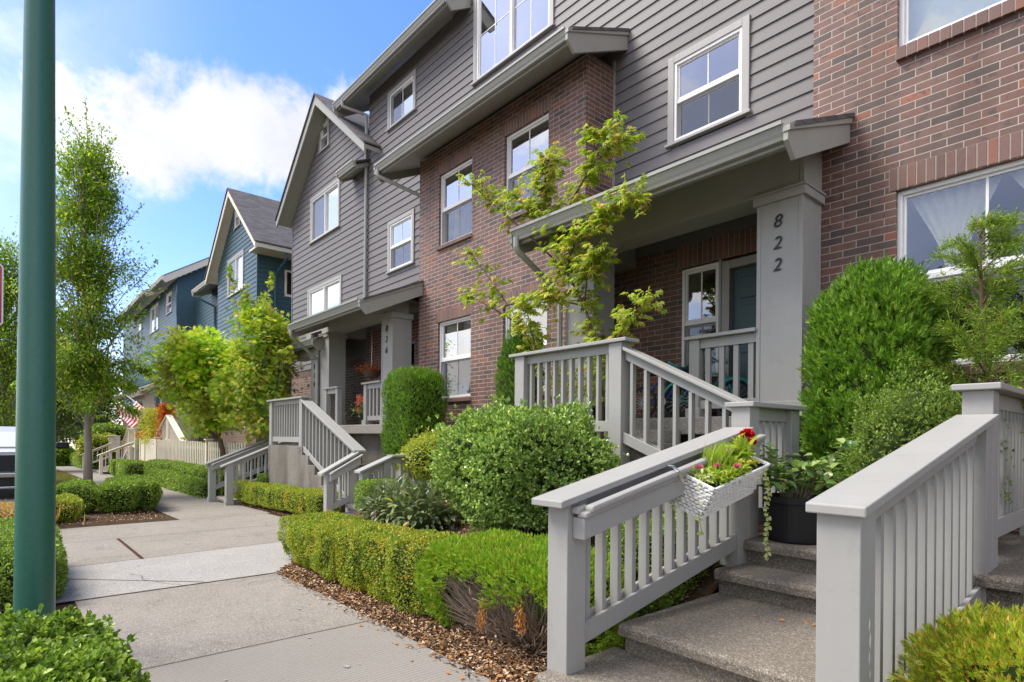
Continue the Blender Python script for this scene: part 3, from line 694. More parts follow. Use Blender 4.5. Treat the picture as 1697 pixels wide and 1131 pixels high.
# brick: right hand section
mb = MB()
wall_xz(mb, -2.72, 5.0, 0, 12.6, BY, [(-1.93, .65, 2.15, 3.90), (-1.93, .65, 5.30, 6.95)], .13)
mb.add([(-2.72, BY, 0), (-2.72, 9, 0), (-2.72, 9, 12.6), (-2.72, BY, 12.6)], [(0, 1, 2, 3)])
# bay
wall_xz(mb, -10.75, -6.03, 0, 7.26, BY, [(-10.02, -8.9, 5.30, 6.74), (-7.95, -6.84, 5.30, 6.74), (-10.02, -8.9, 2.22, 3.76), (-7.95, -6.84, 2.22, 3.76)], .13)
mb.add([(-6.03, BY, 0), (-6.03, WY + .3, 0), (-6.03, WY + .3, 7.3), (-6.03, BY, 7.3)], [(0, 1, 2, 3)])
mb.add([(-10.75, BY, 0), (-10.75, WY + .3, 0), (-10.75, WY + .3, 7.3), (-10.75, BY, 7.3)], [(0, 1, 2, 3)])
# back walls of the porches and the brick base of the far part
wall_xz(mb, -6.03, -2.72, 0, 4.55, WY, [(-4.76, -3.02, 1.7, 3.86)], .12)
wall_xz(mb, -14.4, -10.75, 0, 4.3, WY, [(-13.0, -12.0, 1.75, 3.75)], .12)
wall_xz(mb, -19.85, -14.4, -1, 3.55, WY, [(-17.4, -16.4, 2.2, 3.5)], .12)
mb.build('brick_wall', 'brick_wall_clay', TH)
for (a, b, z) in ((-10.02, -8.9, 6.74), (-7.95, -6.84, 6.74), (-10.02, -8.9, 3.76), (-7.95, -6.84, 3.76)):
    soldier(TH, a - .06, b + .06, z, z + .215, BY)
for (a, b, z) in ((-10.02, -8.9, 5.30), (-7.95, -6.84, 5.30), (-10.02, -8.9, 2.22), (-7.95, -6.84, 2.22)):
    soldier(TH, a - .02, b + .02, z - .09, z - .002, BY, 'brick_sill', slope=1)
soldier(TH, -1.99, .71, 3.905, 4.13, BY); soldier(TH, -1.93, .67, 5.16, 5.298, BY, 'brick_sill', slope=1, step=.09); soldier(TH, -1.93, .67, 2.05, 2.148, BY, 'brick_sill', slope=1)
soldier(TH, -4.90, -2.75, 3.87, 4.10, WY, depth=.08); soldier(TH, -4.90, -2.75, 4.103, 4.33, WY, depth=.08)
soldier(TH, -19.8, -14.5, 3.34, 3.52, WY, 'brick_band', depth=.05)
# windows of the bay and of the brick section
for (a, b, z0, z1) in ((-10.02, -8.9, 5.30, 6.74), (-7.95, -6.84, 5.30, 6.74), (-7.95, -6.84, 2.22, 3.76)):
    window(TH, a, b, z0, z1, BY, casing=False, casemat='gutter_paint', curtain=[(a + .25, b, z0, (z0 + z1) / 2, 'curtain_cloth')] if z0 > 5 else None)
window(TH, -10.02, -8.9, 2.22, 3.76, BY, casing=False, casemat='gutter_paint', curtain=[(-10.0, -9.62, 2.22, 3.7, 'lace_curtain'), (-9.4, -9.1, 2.22, 3.7, 'curtain_cloth')])
wr = window(TH, -1.93, .65, 2.15, 3.90, BY, casing=False, casemat='gutter_paint', inner='dark', mun=1, cols=1, style='hung')
mu = MB()
for x in (-1.235, -.63, -.02): mu.box(x - .011, x + .011, BY + .085, BY + .105, 3.05, 3.87)
mu.build('muntin', 'white_vinyl', wr)
wu = window(TH, -1.93, .65, 5.30, 6.95, BY, casing=False, casemat='gutter_paint', mun=1, cols=1, style='slider')
MB().add([(-1.9, BY + .24, 5.32), (.6, BY + .24, 5.32), (.6, BY + .24, 6.95), (-1.9, BY + .24, 6.95)], [(0, 1, 2, 3)]).build('curtain', 'white_blind', wu)
B(-1.13, -1.11, BY + .085, BY + .11, 5.33, 6.92).build('muntin', 'white_vinyl', wu)
# tied back lace curtains
def tied(xa, xb, xt, z0, z1, parent):
    q = MB(); n = 22; m_ = 16
    for j in range(m_ + 1):
        v = j / m_; z = z1 - (z1 - z0) * v; k = math.sin(min(v / .93, 1) * math.pi / 2) ** 1.2
        if v > .93: k = 1 - (v - .93) * 3.5
        L_ = xa + (xt - .07 - xa) * k; Rr = xb + (xt + .07 - xb) * k
        for i in range(n + 1):
            u = i / n; q.v.append((L_ + (Rr - L_) * u, BY + .22 + .028 * math.sin(i * 1.9) * (1 - .5 * k), z))
    for j in range(m_):
        for i in range(n): q.f.append((j * (n + 1) + i, j * (n + 1) + i + 1, (j + 1) * (n + 1) + i + 1, (j + 1) * (n + 1) + i))
    return q.build('curtain', 'lace_curtain', parent, smooth=True)
tied(-1.86, -1.15, -1.50, 2.95, 3.86, wr); tied(-1.1, -.4, -.62, 2.95, 3.86, wr)
# siding
sid = [(-4.95, -3.82, 5.68, 6.88), (-9.67, -7.43, 8.70, 11.25), (-13.27, -12.03, 9.15, 10.04), (-13.21, -12.05, 5.55, 6.77)]
siding('siding', TH, 'taupe_siding', 4.2, 12.6, WY, cut(-6.03, -2.72, sid))
siding('siding', TH, 'taupe_siding', 6.87, 12.6, WY, cut(-10.5, -6.03, sid))
siding('siding', TH, 'taupe_siding', 4.2, 10.5, WY, cut(-14.35, -10.5, sid))
gx = -16.9
def gab(z):
    if z < 8.64: return [(-19.82, -14.35)]
    h = (11.30 - z) / .875
    return [(max(-19.82, gx - h), min(-14.35, gx + h))] if h > .05 else []
gsid = [(-18.23, -16.17, 7.51, 8.87), (-17.59, -16.95, 10.13, 10.97), (-18.40, -16.0, 4.70, 6.03)]
siding('siding', TH, 'taupe_siding', 3.55, 11.3, WY, cut(gab, None, gsid))
B(-6.06, -5.99, WY - .028, WY + .0, 4.4, 7.4).build('corner_board', 'gutter_paint', TH)
B(-19.86, -19.80, WY - .03, WY + .05, 3.55, 8.64).build('corner_board', 'taupe_siding', TH)
# hidden side of the end wall
MB().add([(-19.85, WY, -1), (-19.85, 15, -1), (-19.85, 15, 8.6), (-19.85, WY, 8.6)], [(0, 1, 2, 3)]).build('end_wall', 'taupe_siding', TH)
window(TH, -4.90, -3.87, 5.70, 6.83, WY)
window(TH, -9.62, -7.48, 8.72, 11.2, WY, cols=2, style='grid', mun=2)
window(TH, -13.22, -12.08, 9.17, 9.99, WY, style='slider', mun=2)
window(TH, -13.16, -12.10, 5.57, 6.72, WY)
window(TH, -18.18, -16.22, 7.53, 8.82, WY, cols=2, style='slider', mun=1, curtain=[(-18.1, -17.4, 7.6, 8.8, 'curtain_cloth')])
window(TH, -17.54, -17.0, 10.15, 10.92, WY, mun=1)
window(TH, -18.35, -16.05, 4.72, 5.98, WY, cols=2, style='slider', mun=1, curtain=[(-18.3, -17.3, 4.8, 5.9, 'curtain_cloth')])
window(TH, -17.4, -16.4, 2.2, 3.3, WY, casing=False, casemat='gutter_paint')
window(TH, -13.0, -12.4, 2.4, 3.7, WY, casing=False, casemat='gutter_paint')
# roofs, eaves
shed_roof(TH, -11.45, -5.75, 6.00, 7.22, WY, 7.78, 'greige_trim', fascia=.19, ends=(True, True))
gutter(TH, -11.42, -5.80, 5.99, 7.22)
pipe(TH, [(-11.36, 5.93, 7.12), (-11.36, 5.93, 6.98), (-10.80, WY - .35, 6.55), (-10.80, WY - .06, 6.5)])
shed_roof(TH, -15.25, -9.85, 6.72, 10.42, 8.6, 11.5, 'greige_trim', fascia=.20)
gutter(TH, -15.22, -9.98, 6.71, 10.42)
pipe(TH, [(-14.75, 6.66, 10.32), (-14.75, 6.66, 10.16), (-14.40, WY - .07, 9.98), (-14.40, WY - .07, 4.75)])
# gable at the far end of the row
def gable(parent, xc, zt, xl, zl, xr, zr, yf, depth, matb, slope_w=.22):
    for (xe, ze, sgn) in ((xl, zl, -1), (xr, zr, 1)):
        t = MB(); w = slope_w
        t.hexa([(xe, yf, ze), (xc, yf, zt), (xc, yf + .05, zt), (xe, yf + .05, ze)], [(xe, yf, ze + .001 - w), (xc, yf, zt - w * 1.28), (xc, yf + .05, zt - w * 1.28), (xe, yf + .05, ze - w + .001)])
        t.build('barge_board', matb, parent)
        r = MB(); e = .05
        r.hexa([(xe - sgn * -.04, yf - .04, ze + .004), (xc, yf - .04, zt + .006), (xc, yf + depth, zt + .006), (xe - sgn * -.04, yf + depth, ze + .004)],
               [(xe + sgn * .04, yf - .04, ze + .05), (xc, yf - .04, zt + .055), (xc, yf + depth, zt + .055), (xe + sgn * .04, yf + depth, ze + .05)])
        r.build('roof', 'asphalt_shingle', parent)
        s = MB(); s.hexa([(xe, yf + .051, ze - .12), (xc, yf + .051, zt - .16), (xc, yf + depth, zt - .16), (xe, yf + depth, ze - .12)], [(xe, yf + .051, ze - .01), (xc, yf + .051, zt - .01), (xc, yf + depth, zt - .01), (xe, yf + depth, ze - .01)])
        s.build('soffit', matb, parent)
gable(TH, -16.9, 11.45, -20.12, 8.63, -13.72, 8.63 + .22, 6.78, 8, 'greige_trim')
shed_roof(TH, -15.3, -14.3, 6.85, 8.62, WY, 8.80, 'greige_trim', fascia=.1, ends=(True, False)); gutter(TH, -15.28, -14.3, 6.84, 8.62)
# porches
def porch(x0, x1, xr0, xr1, n, ze=4.30, ye=5.27):
    zf = 1.70
    shed_roof(TH, xr0, xr1, ye, ze, BY if n == '822' else WY, ze + .57 if n == '822' else ze + .44 * (WY - ye), 'greige_trim', fascia=.17, ends=(True, True))
    if n == '822':
        MB().hexa([(xr0, BY, ze + .50), (-2.74, BY, ze + .50), (-2.74, WY, ze + .78), (xr0, WY, ze + .78)], [(xr0, BY, ze + .57), (-2.74, BY, ze + .57), (-2.74, WY, ze + .86), (xr0, WY, ze + .86)]).build('roof', 'asphalt_shingle', TH)
    gutter(TH, xr0 + .03, xr1 - .05, ye - .01, ze)
    zc_ = 4.06 if n != '830' else 3.58
    c1 = column(TH, x1 - .47, x1, 6.15, 6.585 if n == '822' else 6.6, zf if n != '830' else 1.5, zc_, number=n)
    # beam end piece over the right hand column
    if n == '822': B(x1 - .03, x1 + .012, 6.152, 6.59, 4.08, 4.62).build('beam_end', 'greige_trim', TH)
    c0 = column(TH, x0, x0 + .52, 6.15, 6.585, zf, 4.06) if n != '830' else None
    bm_ = B(x0 + .02, x1 - .035, 6.16, 6.56, zc_ + .013, zc_ + .44 if n != '830' else zc_ + .2)
    bm_.build('porch_beam', 'greige_trim', TH, bevel=.004)
    B(x0, x1, 6.565, WY - .002, 4.36, 4.40).build('porch_ceiling', 'greige_trim', TH)
    B(x0 + .05, x0 + .4, 6.565, WY - .002, 4.05, 4.355).build('side_beam', 'greige_trim', TH)
    if n != '830': pipe(TH, [(xr0 + .10, 5.20, ze - .11), (xr0 + .10, 5.20, ze - .27), (x0 - .06, 6.08, ze - .72), (x0 - .06, 6.08, 1.75)])
    return c0, c1
porch(-5.97, -2.63, -6.10, -2.34, '822', 4.26)
porch(-14.80, -11.05, -14.42, -10.60, '826', 4.14)
porch(-16.9, -14.93, -17.3, -14.6, '830', 3.93, 5.95)
# porch floors
pf = MB(); pf.box(-6.02, -2.58, 5.95, WY, 1.50, 1.70); pf.build('porch_floor', 'porch_concrete', TH, bevel=.012)
pf = MB(); pf.box(-14.9, -10.95, 5.95, WY, 1.50, 1.70); pf.build('porch_floor', 'porch_concrete', TH, bevel=.012)
pf = MB(); pf.box(-17.2, -15.0, 5.95, WY, 1.30, 1.50); pf.build('porch_floor', 'porch_concrete', TH, bevel=.012)
for q in ((-5.9, -2.7, 6.25, WY, -.1, 1.499), (-14.8, -11.05, 6.25, WY, -.1, 1.499), (-17.1, -15.1, 6.25, WY, -1, 1.299)): B(*q).build('foundation_wall', 'wall_concrete', TH)
# front door of 822 with its side light
dr = B(-4.02, -3.12, WY + .06, WY + .10, 1.72, 3.70)
for (a, b, c, d) in ((-3.92, -3.62, 1.9, 2.45), (-3.52, -3.22, 1.9, 2.45), (-3.92, -3.62, 2.58, 3.2), (-3.52, -3.22, 2.58, 3.2), (-3.92, -3.62, 3.3, 3.58), (-3.52, -3.22, 3.3, 3.58)):
    dr.box(a, b, WY + .045, WY + .06, c, d)
dd = dr.build('door', 'door_teal', TH, bevel=.012)
MB().tube([(-3.2, WY + .06, 2.62), (-3.2, WY - .01, 2.62), (-3.28, WY - .02, 2.62)], .014, 8).build('handle', 'steel', dd)
fr = MB(); fr.box(-4.14, -4.03, WY - .02, WY + .1, 1.7, 3.82); fr.box(-3.11, -3.0, WY - .02, WY + .1, 1.7, 3.82); fr.box(-4.0295, -3.1105, WY - .02, WY + .1, 3.71, 3.82)
fr.box(-4.18, -4.145, WY - .03, WY + .1, 1.7, 3.86)
fr.build('door_frame', 'greige_paint', TH, bevel=.004)
window(TH, -4.76, -4.19, 2.30, 3.84, WY - .05, casing=False, casemat='gutter_paint')
B(-4.76, -4.19, WY + .0, WY + .05, 1.7, 2.28).build('wall_panel', 'brick_wall_clay', TH)
# porch rails (attached to the columns)
def porch_rail(x0, x1, zf=1.70, zt=2.66):
    m_ = MB(); m_.box(x0 - .05, x1, 6.10, 6.31, zt - .04, zt); m_.box(x0, x0 + .13, 6.14, 6.27, zf, zt - .041); m_.box(x0 + .131, x1, 6.17, 6.24, zt - .15, zt - .0405); m_.box(x0 + .131, x1, 6.17, 6.24, zf + .1, zf + .2)
    m_.box(x0 - .03, x0 + .16, 6.115, 6.30, zf - .002, zf + .11)
    r = m_.build('porch_railing', 'greige_paint', TH, bevel=.004)
    n = int((x1 - x0 - .13) / .145)
    for i in range(n):
        c = x0 + .131 + (x1 - x0 - .131) * (i + .5) / n
        B(c - .03, c + .03, 6.185, 6.225, zf + .2, zt - .151).build('baluster', 'greige_paint', r)
porch_rail(-3.93, -3.10); porch_rail(-12.35, -11.53)
m_ = MB(); m_.box(-14.25, -13.4, 5.98, 6.14, 2.6, 2.64); m_.box(-14.2, -14.08, 6.0, 6.12, 1.7, 2.599); m_.box(-13.55, -13.43, 6.0, 6.12, 1.7, 2.599); m_.box(-14.08, -13.551, 6.03, 6.09, 2.48, 2.599)
m_.build('porch_railing', 'greige_paint', TH, bevel=.004)
# unseen wall across the back of the row so light does not leak behind the eaves
MB().box(-14.3, 5, 9.2, 9.3, 0, 12).build('rear_wall', 'taupe_siding', TH)

# ---------------------------------------------------------------- concrete stairs (each flight group a thing)
ST = root('concrete_steps', (-1.5, 2.3, 0), 'speckled exposed aggregate steps in the foreground that rise from the walk to the pot', 'steps')
m_ = MB()
nos = .012
def step(mb, x0, x1, y0, y1, z):   # slab with a nosing and a recessed riser
    mb.hexa([(x0, y0 + .05, z - .21), (x1, y0 + .05, z - .21), (x1, y1, z - .21), (x0, y1, z - .21)], [(x0, y0 + .05, z - .075), (x1, y0 + .05, z - .075), (x1, y1, z - .075), (x0, y1, z - .075)])
    mb.prism([(y0, z - .073), (y0, z - .02), (y0 + .022, z), (y1 + .04, z), (y1 + .04, z - .073)], 'x', x0 - .012, x1)
step(m_, -2.30, -.70, 2.16, 2.80, .175); step(m_, -2.22, -.70, 2.76, 3.86, .35); step(m_, -2.22, -.70, 3.82, 4.20, .525); step(m_, -2.26, -.60, 4.16, 6.2, .70)
m_.box(-2.2, -.72, 2.85, 6.2, -.1, .13)
m_.build('tread', 'step_aggregate', ST, bevel=.008)
ST2 = root('concrete_steps', (-4, 5.5, .7), 'upper concrete steps running along the front of porch 822 behind the round bush', 'steps')
m_ = MB()
for i, (xa, z) in enumerate(((-2.75, .875), (-3.05, 1.05), (-3.35, 1.225), (-3.70, 1.40))):
    m_.box(-5.6, xa, 5.05, 5.94, z - .17, z - .0005 * i)
m_.box(-5.6, -2.74, 5.06, 5.93, .3, .72); m_.box(-4.9, -3.9, 5.6, 5.94, 1.40, 1.55)
m_.build('tread', 'porch_concrete', ST2, bevel=.008)
ST3 = root('concrete_steps', (-11, 5.2, 0), 'weathered concrete stair wall and steps below porch 826', 'steps')
pr = [(-14.42, -.35), (-14.42, 1.22)]
for i in range(6):
    xx = -12.30 + .34 * i; pr += [(xx, 1.22 - .19 * i), (xx, 1.22 - .19 * (i + 1))]
pr += [(-10.55, -.35)]
m_ = MB().prism(pr, 'y', 4.72, 5.93)
m_.build('stair_wall', 'wall_concrete', ST3, bevel=.006)
m_ = MB(); step(m_, -9.75, -8.4, 4.18, 4.56, .10); step(m_, -9.75, -8.4, 4.52, 5.9, .26)
m_.box(-14.4, -13.1, 5.6, 5.94, 1.22, 1.5)
m_.build('tread', 'porch_concrete', ST3, bevel=.006)
m_ = MB(); m_.box(-10.95, -10.0, 5.95, 6.3, 1.2, 1.69); m_.box(-10.7, -9.3, 6.05, 6.35, 0, 1.2); m_.build('landing_block', 'porch_concrete', ST3, bevel=.01)
ST4 = root('concrete_steps', (-15.2, 4, -.2), 'low steps between the two parallel grey railings beyond the stair wall', 'steps')
m_ = MB()
for i in range(6): step(m_, -15.9, -14.75, 3.95 + .33 * i, 4.4 + .33 * i, -.08 + .175 * i)
m_.build('tread', 'porch_concrete', ST4)
# ---------------------------------------------------------------- stair railings
GR = 'grey painted wooden stair railings of the row'
railing('stair_railing', 'grey sloping railing left of the foreground steps, carrying the white flower box', (-2.265, 2.28), (-2.265, 4.24), (1.135, 1.545), (.27, .66), 12, GR, posts=((0, -.02), (1, .50)), pw=.15, capw=.235, hand=(-1, 0, 1.98), sleeve=(True, False), capo=(.09, -.01))
RR = railing('stair_railing', 'grey sloping railing right of the foreground steps with a chipped near post', (-.84, 2.28), (-.84, 4.34), (1.225, 1.61), (.24, .54), 12, GR, posts=((0, -.02), (1, .45)), pw=.15, capw=.205, sleeve=(False, False), capo=(.035, .0))
chip = MB(); cx0 = -.7645
for k, (y, z, w_, h_) in enumerate(((2.37, .78, .008, .05), (2.378, .72, .010, .06), (2.372, .66, .007, .05), (2.38, .60, .006, .03))):
    chip.add([(cx0, y - w_, z), (cx0, y + w_ * .3, z - h_ * .6), (cx0, y + w_, z + h_ * .2), (cx0, y, z + h_ * .6)], [(0, 1, 2, 3)])
chip.build('paint_chip', 'white_vinyl', RR)
railing('stair_railing', 'short level grey railing behind the red flower and the pot', (-2.265, 4.245), (-2.265, 5.1), (1.735, 1.735), (.80, .80), 5, GR, posts=((0, .70), (1, .70)), pw=.15, capw=.235, capo=(.03, .05))
railing('stair_railing', 'level grey railing at the right edge above the right hand steps', (-.84, 4.345), (-.84, 6.3), (1.79, 1.79), (.86, .86), 14, GR, posts=((0, .70), (1, .70)), pw=.15, capw=.235, capo=(.05, .05))
railing('stair_railing', 'level grey railing above the round bush at porch 822', (-5.62, 4.95), (-3.92, 4.95), (2.50, 2.50), (1.52, 1.52), 10, GR, posts=((0, 1.1), (1, 1.05)), pw=.17, capw=.24, capo=(.08, .08))
railing('stair_railing', 'grey railing descending from the level one at porch 822 in front of the bicycles', (-3.915, 4.95), (-2.35, 4.95), (2.415, 1.66), (1.40, .78), 9, GR, posts=((0, None), (1, None)), capw=.20, capo=(-.02, .0))
railing('stair_railing', 'level grey railing on top of the concrete stair wall at porch 826', (-14.36, 4.80), (-12.33, 4.80), (2.28, 2.28), (1.30, 1.30), 11, GR, posts=((0, 1.22), (1, 1.05)), pw=.16, capw=.24, capo=(.1, .06))
railing('stair_railing', 'grey railing descending along the concrete stair wall at porch 826', (-12.325, 4.80), (-9.78, 4.80), (2.22, 1.20), (1.12, .05), 14, GR, posts=((0, None), (1, None)), capw=.24, capo=(0, .02))
railing('stair_railing', 'short grey railing with hand rail at the foot of the steps to porch 826', (-9.78, 4.16), (-9.78, 4.72), (.86, 1.16), (.12, .33), 3, GR, posts=((0, -.15), (1, .10)), pw=.13, capw=.20, hand=(-1, 0, .62), sleeve=(False, True), capo=(.1, .02))
railing('stair_railing', 'short sloping grey railing behind the small box hedge at porch 826', (-8.40, 4.14), (-8.40, 4.63), (.935, 1.13), (.12, .3), 3, GR, posts=((0, -.1), (1, .0)), pw=.12, capw=.20, capo=(.06, .0))
railing('stair_railing', 'level grey railing beside the round bush at the steps to porch 826', (-8.40, 4.64), (-8.40, 5.75), (1.15, 1.15), (.3, .3), 7, GR, posts=((0, None), (1, .2)), capw=.20, capo=(0, .05))
railing('stair_railing', 'grey railing with hand rail on the far side of the low steps to porch 830', (-15.98, 3.80), (-15.98, 6.0), (.77, 1.68), (.02, .85), 11, GR, posts=((0, -.24), (1, .6)), pw=.15, capw=.22, hand=(-1, 0, 2.2), sleeve=(True, False))
railing('stair_railing', 'grey railing on the near side of the low steps to porch 830', (-14.72, 3.86), (-14.72, 6.0), (.77, 1.66), (.02, .85), 11, GR, posts=((0, -.22), (1, .6)), pw=.15, capw=.20, sleeve=(True, False))

# ---------------------------------------------------------------- teal townhouse row further along the street
TB = root('teal_townhouse', (-30, 7.25, 0), 'dark teal lap sided townhouse block with cream trim and a steep gable', 'building')
def tg(z):
    if z < 8.5: return [(-29.1, -23.58)]
    h = (11.45 - z) / .83
    return [(max(-29.1, -26.15 - h), min(-23.58, -26.15 + h))] if h > .05 else []
tsid = [(-27.47, -25.27, 7.40, 8.95), (-26.45, -25.81, 10.13, 11.1)]
siding('siding', TB, 'teal_siding', 3.3, 11.4, WY, cut(tg, None, tsid))
siding('siding', TB, 'teal_siding', 3.3, 9.0, WY, lambda z: [(WY, 13.0)], xface=-23.56)
B(-23.62, -23.545, WY - .02, WY + .06, 3.3, 8.6).build('corner_board', 'teal_siding', TB)
window(TB, -27.42, -25.32, 7.42, 8.90, WY, cols=2, style='slider', mun=1, curtain=[(-27.4, -26.5, 7.5, 8.9, 'curtain_cloth')])
window(TB, -26.40, -25.86, 10.15, 11.05, WY, mun=1)
# small window in the side wall
m_ = MB(); m_.box(-23.60, -23.50, 8.28, 9.0, 6.95, 8.0); wo = m_.build('window', 'cream_paint', TB); B(-23.51, -23.49, 8.36, 8.92, 7.05, 7.92).build('pane', 'dark_interior', wo)
gable(TB, -26.15, 11.62, -29.75, 8.56, -22.55, 8.56, 6.85, 9, 'cream_paint')
# eave and gutter over the side wall
m_ = MB(); m_.box(-22.66, -22.54, 6.95, 14, 8.40, 8.52); m_.build('gutter', 'cream_gutter', TB)
m_ = MB(); m_.hexa([(-23.6, 6.95, 8.42), (-22.665, 6.95, 8.42), (-22.665, 14, 8.42), (-23.6, 14, 8.42)], [(-23.6, 6.95, 8.5), (-22.665, 6.95, 8.5), (-22.665, 14, 8.5), (-23.6, 14, 8.5)]); m_.build('soffit', 'cream_gutter', TB)
pipe(TB, [(-22.62, 8.05, 8.4), (-22.62, 8.05, 8.2), (-23.46, 7.9, 7.7), (-23.46, 7.9, .3)], 'teal_siding', .05)
# recessed centre and the far half
siding('siding', TB, 'teal_siding', 3.3, 9.2, 8.2, cut(-37.8, -29.1, [(-32.05, -30.95, 7.58, 8.85)]))
window(TB, -32.0, -31.0, 7.6, 8.8, 8.2, mun=1)
shed_roof(TB, -34.2, -29.2, 7.35, 8.95, 8.3, 9.35, 'cream_paint', fascia=.22); gutter(TB, -34.2, -29.3, 7.34, 8.95, 'cream_gutter')
pipe(TB, [(-33.9, 7.3, 8.85), (-33.9, 7.3, 8.6), (-33.2, 8.12, 8.1), (-33.2, 8.12, .3)], 'teal_siding', .05)
siding('siding', TB, 'teal_siding', 3.3, 12.4, WY, lambda z: [(max(WY, 6.6 + (z - 9.95) / .642), 10.2)] if z < 12.2 else [], xface=-37.8)
siding('siding', TB, 'teal_siding', 3.3, 10.3, WY, cut(-58, -37.82, [(-45.8, -43.0, 8.13, 9.85), (-40.5, -39.05, 8.63, 9.8), (-51.05, -49.25, 8.13, 9.85)]), course=.18)
window(TB, -45.75, -43.05, 8.15, 9.8, WY, cols=2, style='slider', mun=2); window(TB, -40.45, -39.1, 8.65, 9.75, WY, mun=1); window(TB, -51.0, -49.3, 8.15, 9.8, WY)
shed_roof(TB, -53.5, -41.5, 6.3, 10.2, 7.6, 10.8, 'cream_paint', fascia=.25); gutter(TB, -53.5, -41.6, 6.29, 10.2, 'cream_gutter')
shed_roof(TB, -41.3, -37.3, 6.55, 10.3, 10.6, 12.9, 'cream_paint', fascia=.28); gutter(TB, -41.3, -37.4, 6.54, 10.3, 'cream_gutter')
# brick ground floor
mb = MB(); wall_xz(mb, -58, -23.56, -2, 3.3, WY, [(-26.6, -24.6, 1.75, 3.0)], .12)
mb.add([(-23.56, WY, -2), (-23.56, 14, -2), (-23.56, 14, 3.3), (-23.56, WY, 3.3)], [(0, 1, 2, 3)]); mb.build('brick_wall', 'brick_wall_clay', TB)
window(TB, -26.6, -24.6, 1.75, 3.0, WY, casing=False, casemat='white_vinyl', cols=2, mun=1)
# cream porches
for (x0, x1) in ((-34.5, -30.2), (-43.5, -39.0)):
    zf = 1.0 if x0 > -40 else .9
    shed_roof(TB, x0 - .4, x1 + .4, 5.1, 3.75, WY, 4.7, 'cream_paint', fascia=.2); gutter(TB, x0 - .4, x1 + .4, 5.09, 3.75, 'cream_gutter')
    for a in (x0, x1 - .5): column(TB, a, a + .5, 5.9, 6.4, zf, 3.35, 'cream_paint')
    B(x0, x1, 5.92, 6.36, 3.37, 3.8).build('porch_beam', 'cream_paint', TB)
    B(x0 - .1, x1 + .1, 5.8, WY, -1, zf).build('porch_floor', 'porch_concrete', TB)
    m_ = MB(); m_.box(x0 + .5, x1 - .5, 5.95, 6.1, zf + .92, zf + .96); m_.box(x0 + .5, x1 - .5, 6.0, 6.06, zf + .1, zf + .2)
    for i in range(14): c = x0 + .7 + i * (x1 - x0 - 1.4) / 13; m_.box(c - .03, c + .03, 6.0, 6.05, zf + .2, zf + .92)
    m_.build('porch_railing', 'cream_paint', TB)
    B(x0 + 1.2, x0 + 2.2, WY - .03, WY + .02, zf, zf + 2.1).build('door', 'door_teal', TB)
# cream stair railings
CR = 'cream painted stair railings further along the street'
CK = dict(group=CR, mat='cream_paint')
def crail(label, A, Bp, zc, zb, n, **k): return railing('stair_railing', label, A, Bp, zc, zb, n, mat='cream_paint', group=CR, **k)
crail('cream railing climbing to the right behind the picket fence', (-30.0, 5.05), (-27.6, 5.05), (1.35, 2.25), (.35, 1.3), 10, posts=((0, .1), (1, .4)))
crail('cream railing descending to the right behind the picket fence and the maple', (-27.5, 5.05), (-24.9, 5.05), (2.2, 1.2), (1.2, .25), 24, posts=((0, .2), (1, .1)))
crail('short cream sloping railing nearest the street behind the trimmed hedge', (-36.3, 3.55), (-36.3, 5.0), (.40, 1.05), (-.45, .1), 5, posts=((0, -.66), (1, -.3)))
crail('level cream railing on the concrete landing under the flag', (-37.5, 5.0), (-35.2, 5.0), (1.75, 1.75), (.75, .75), 7, posts=((0, .1), (1, .1)))
crail('cream railing descending left from the landing under the flag', (-39.6, 5.0), (-37.55, 5.0), (.9, 1.72), (-.05, .75), 8, posts=((0, None), (1, None)))
crail('cream railing in front of the farthest porch, seen past the street tree', (-44.5, 3.5), (-44.5, 5.0), (.2, .9), (-.6, .0), 5, posts=((0, -.8), (1, -.4)))
crail('level cream railing of the farthest stairs seen behind the street tree', (-45.5, 5.0), (-41.6, 5.0), (1.35, 1.35), (.35, .35), 12, posts=((0, -.3), (1, -.3)))
o = root('concrete_steps', (-36.5, 4, -.6), 'grey concrete landing and steps below the cream railings', 'steps')
m_ = MB(); m_.box(-38.3, -35.1, 5.05, 5.8, -1.0, .72)
for i in range(4): m_.box(-38.4, -36.4, 3.6 + .33 * i, 5.05, -1, -.5 + .17 * i)
m_.build('stair_wall', 'wall_concrete', o, bevel=.01)
# ---------------------------------------------------------------- cream fence
fe = root('picket_fence', (-24, 4.85, 0), 'cream picket fence with a solid board section and capped posts', 'fence')
fp = MB()
x = -28.7
rng = random.Random(2)
npk = 0
me_p = None
while x < -16.6:
    h = 1.22 + rng.uniform(-.01, .01)
    B(x, x + .10, 4.83, 4.855, .12, h).build('picket', 'cream_paint', fe); x += .245; npk += 1
B(-28.8, -16.4, 4.857, 4.90, .35, .44).build('fence_rail', 'cream_paint', fe); B(-28.8, -16.4, 4.857, 4.90, .95, 1.04).build('fence_rail', 'cream_paint', fe)
for x in (-28.95, -31.75, -33.0, -20.6):
    p = B(x - .09, x + .09, 4.80, 4.98, .02, 1.27).build('post', 'cream_paint', fe, bevel=.004); B(x - .12, x + .12, 4.77, 5.01, 1.271, 1.31).build('post_cap', 'cream_paint', p, bevel=.006)
bp = MB()
x = -31.65
while x < -29.1: bp.box(x, x + .125, 4.84, 4.87, .1, 1.25); x += .13
x = -32.9
while x < -31.9: bp.box(x, x + .125, 4.84, 4.87, .1, 1.15); x += .13
bp.build('board_panel', 'cream_paint', fe)
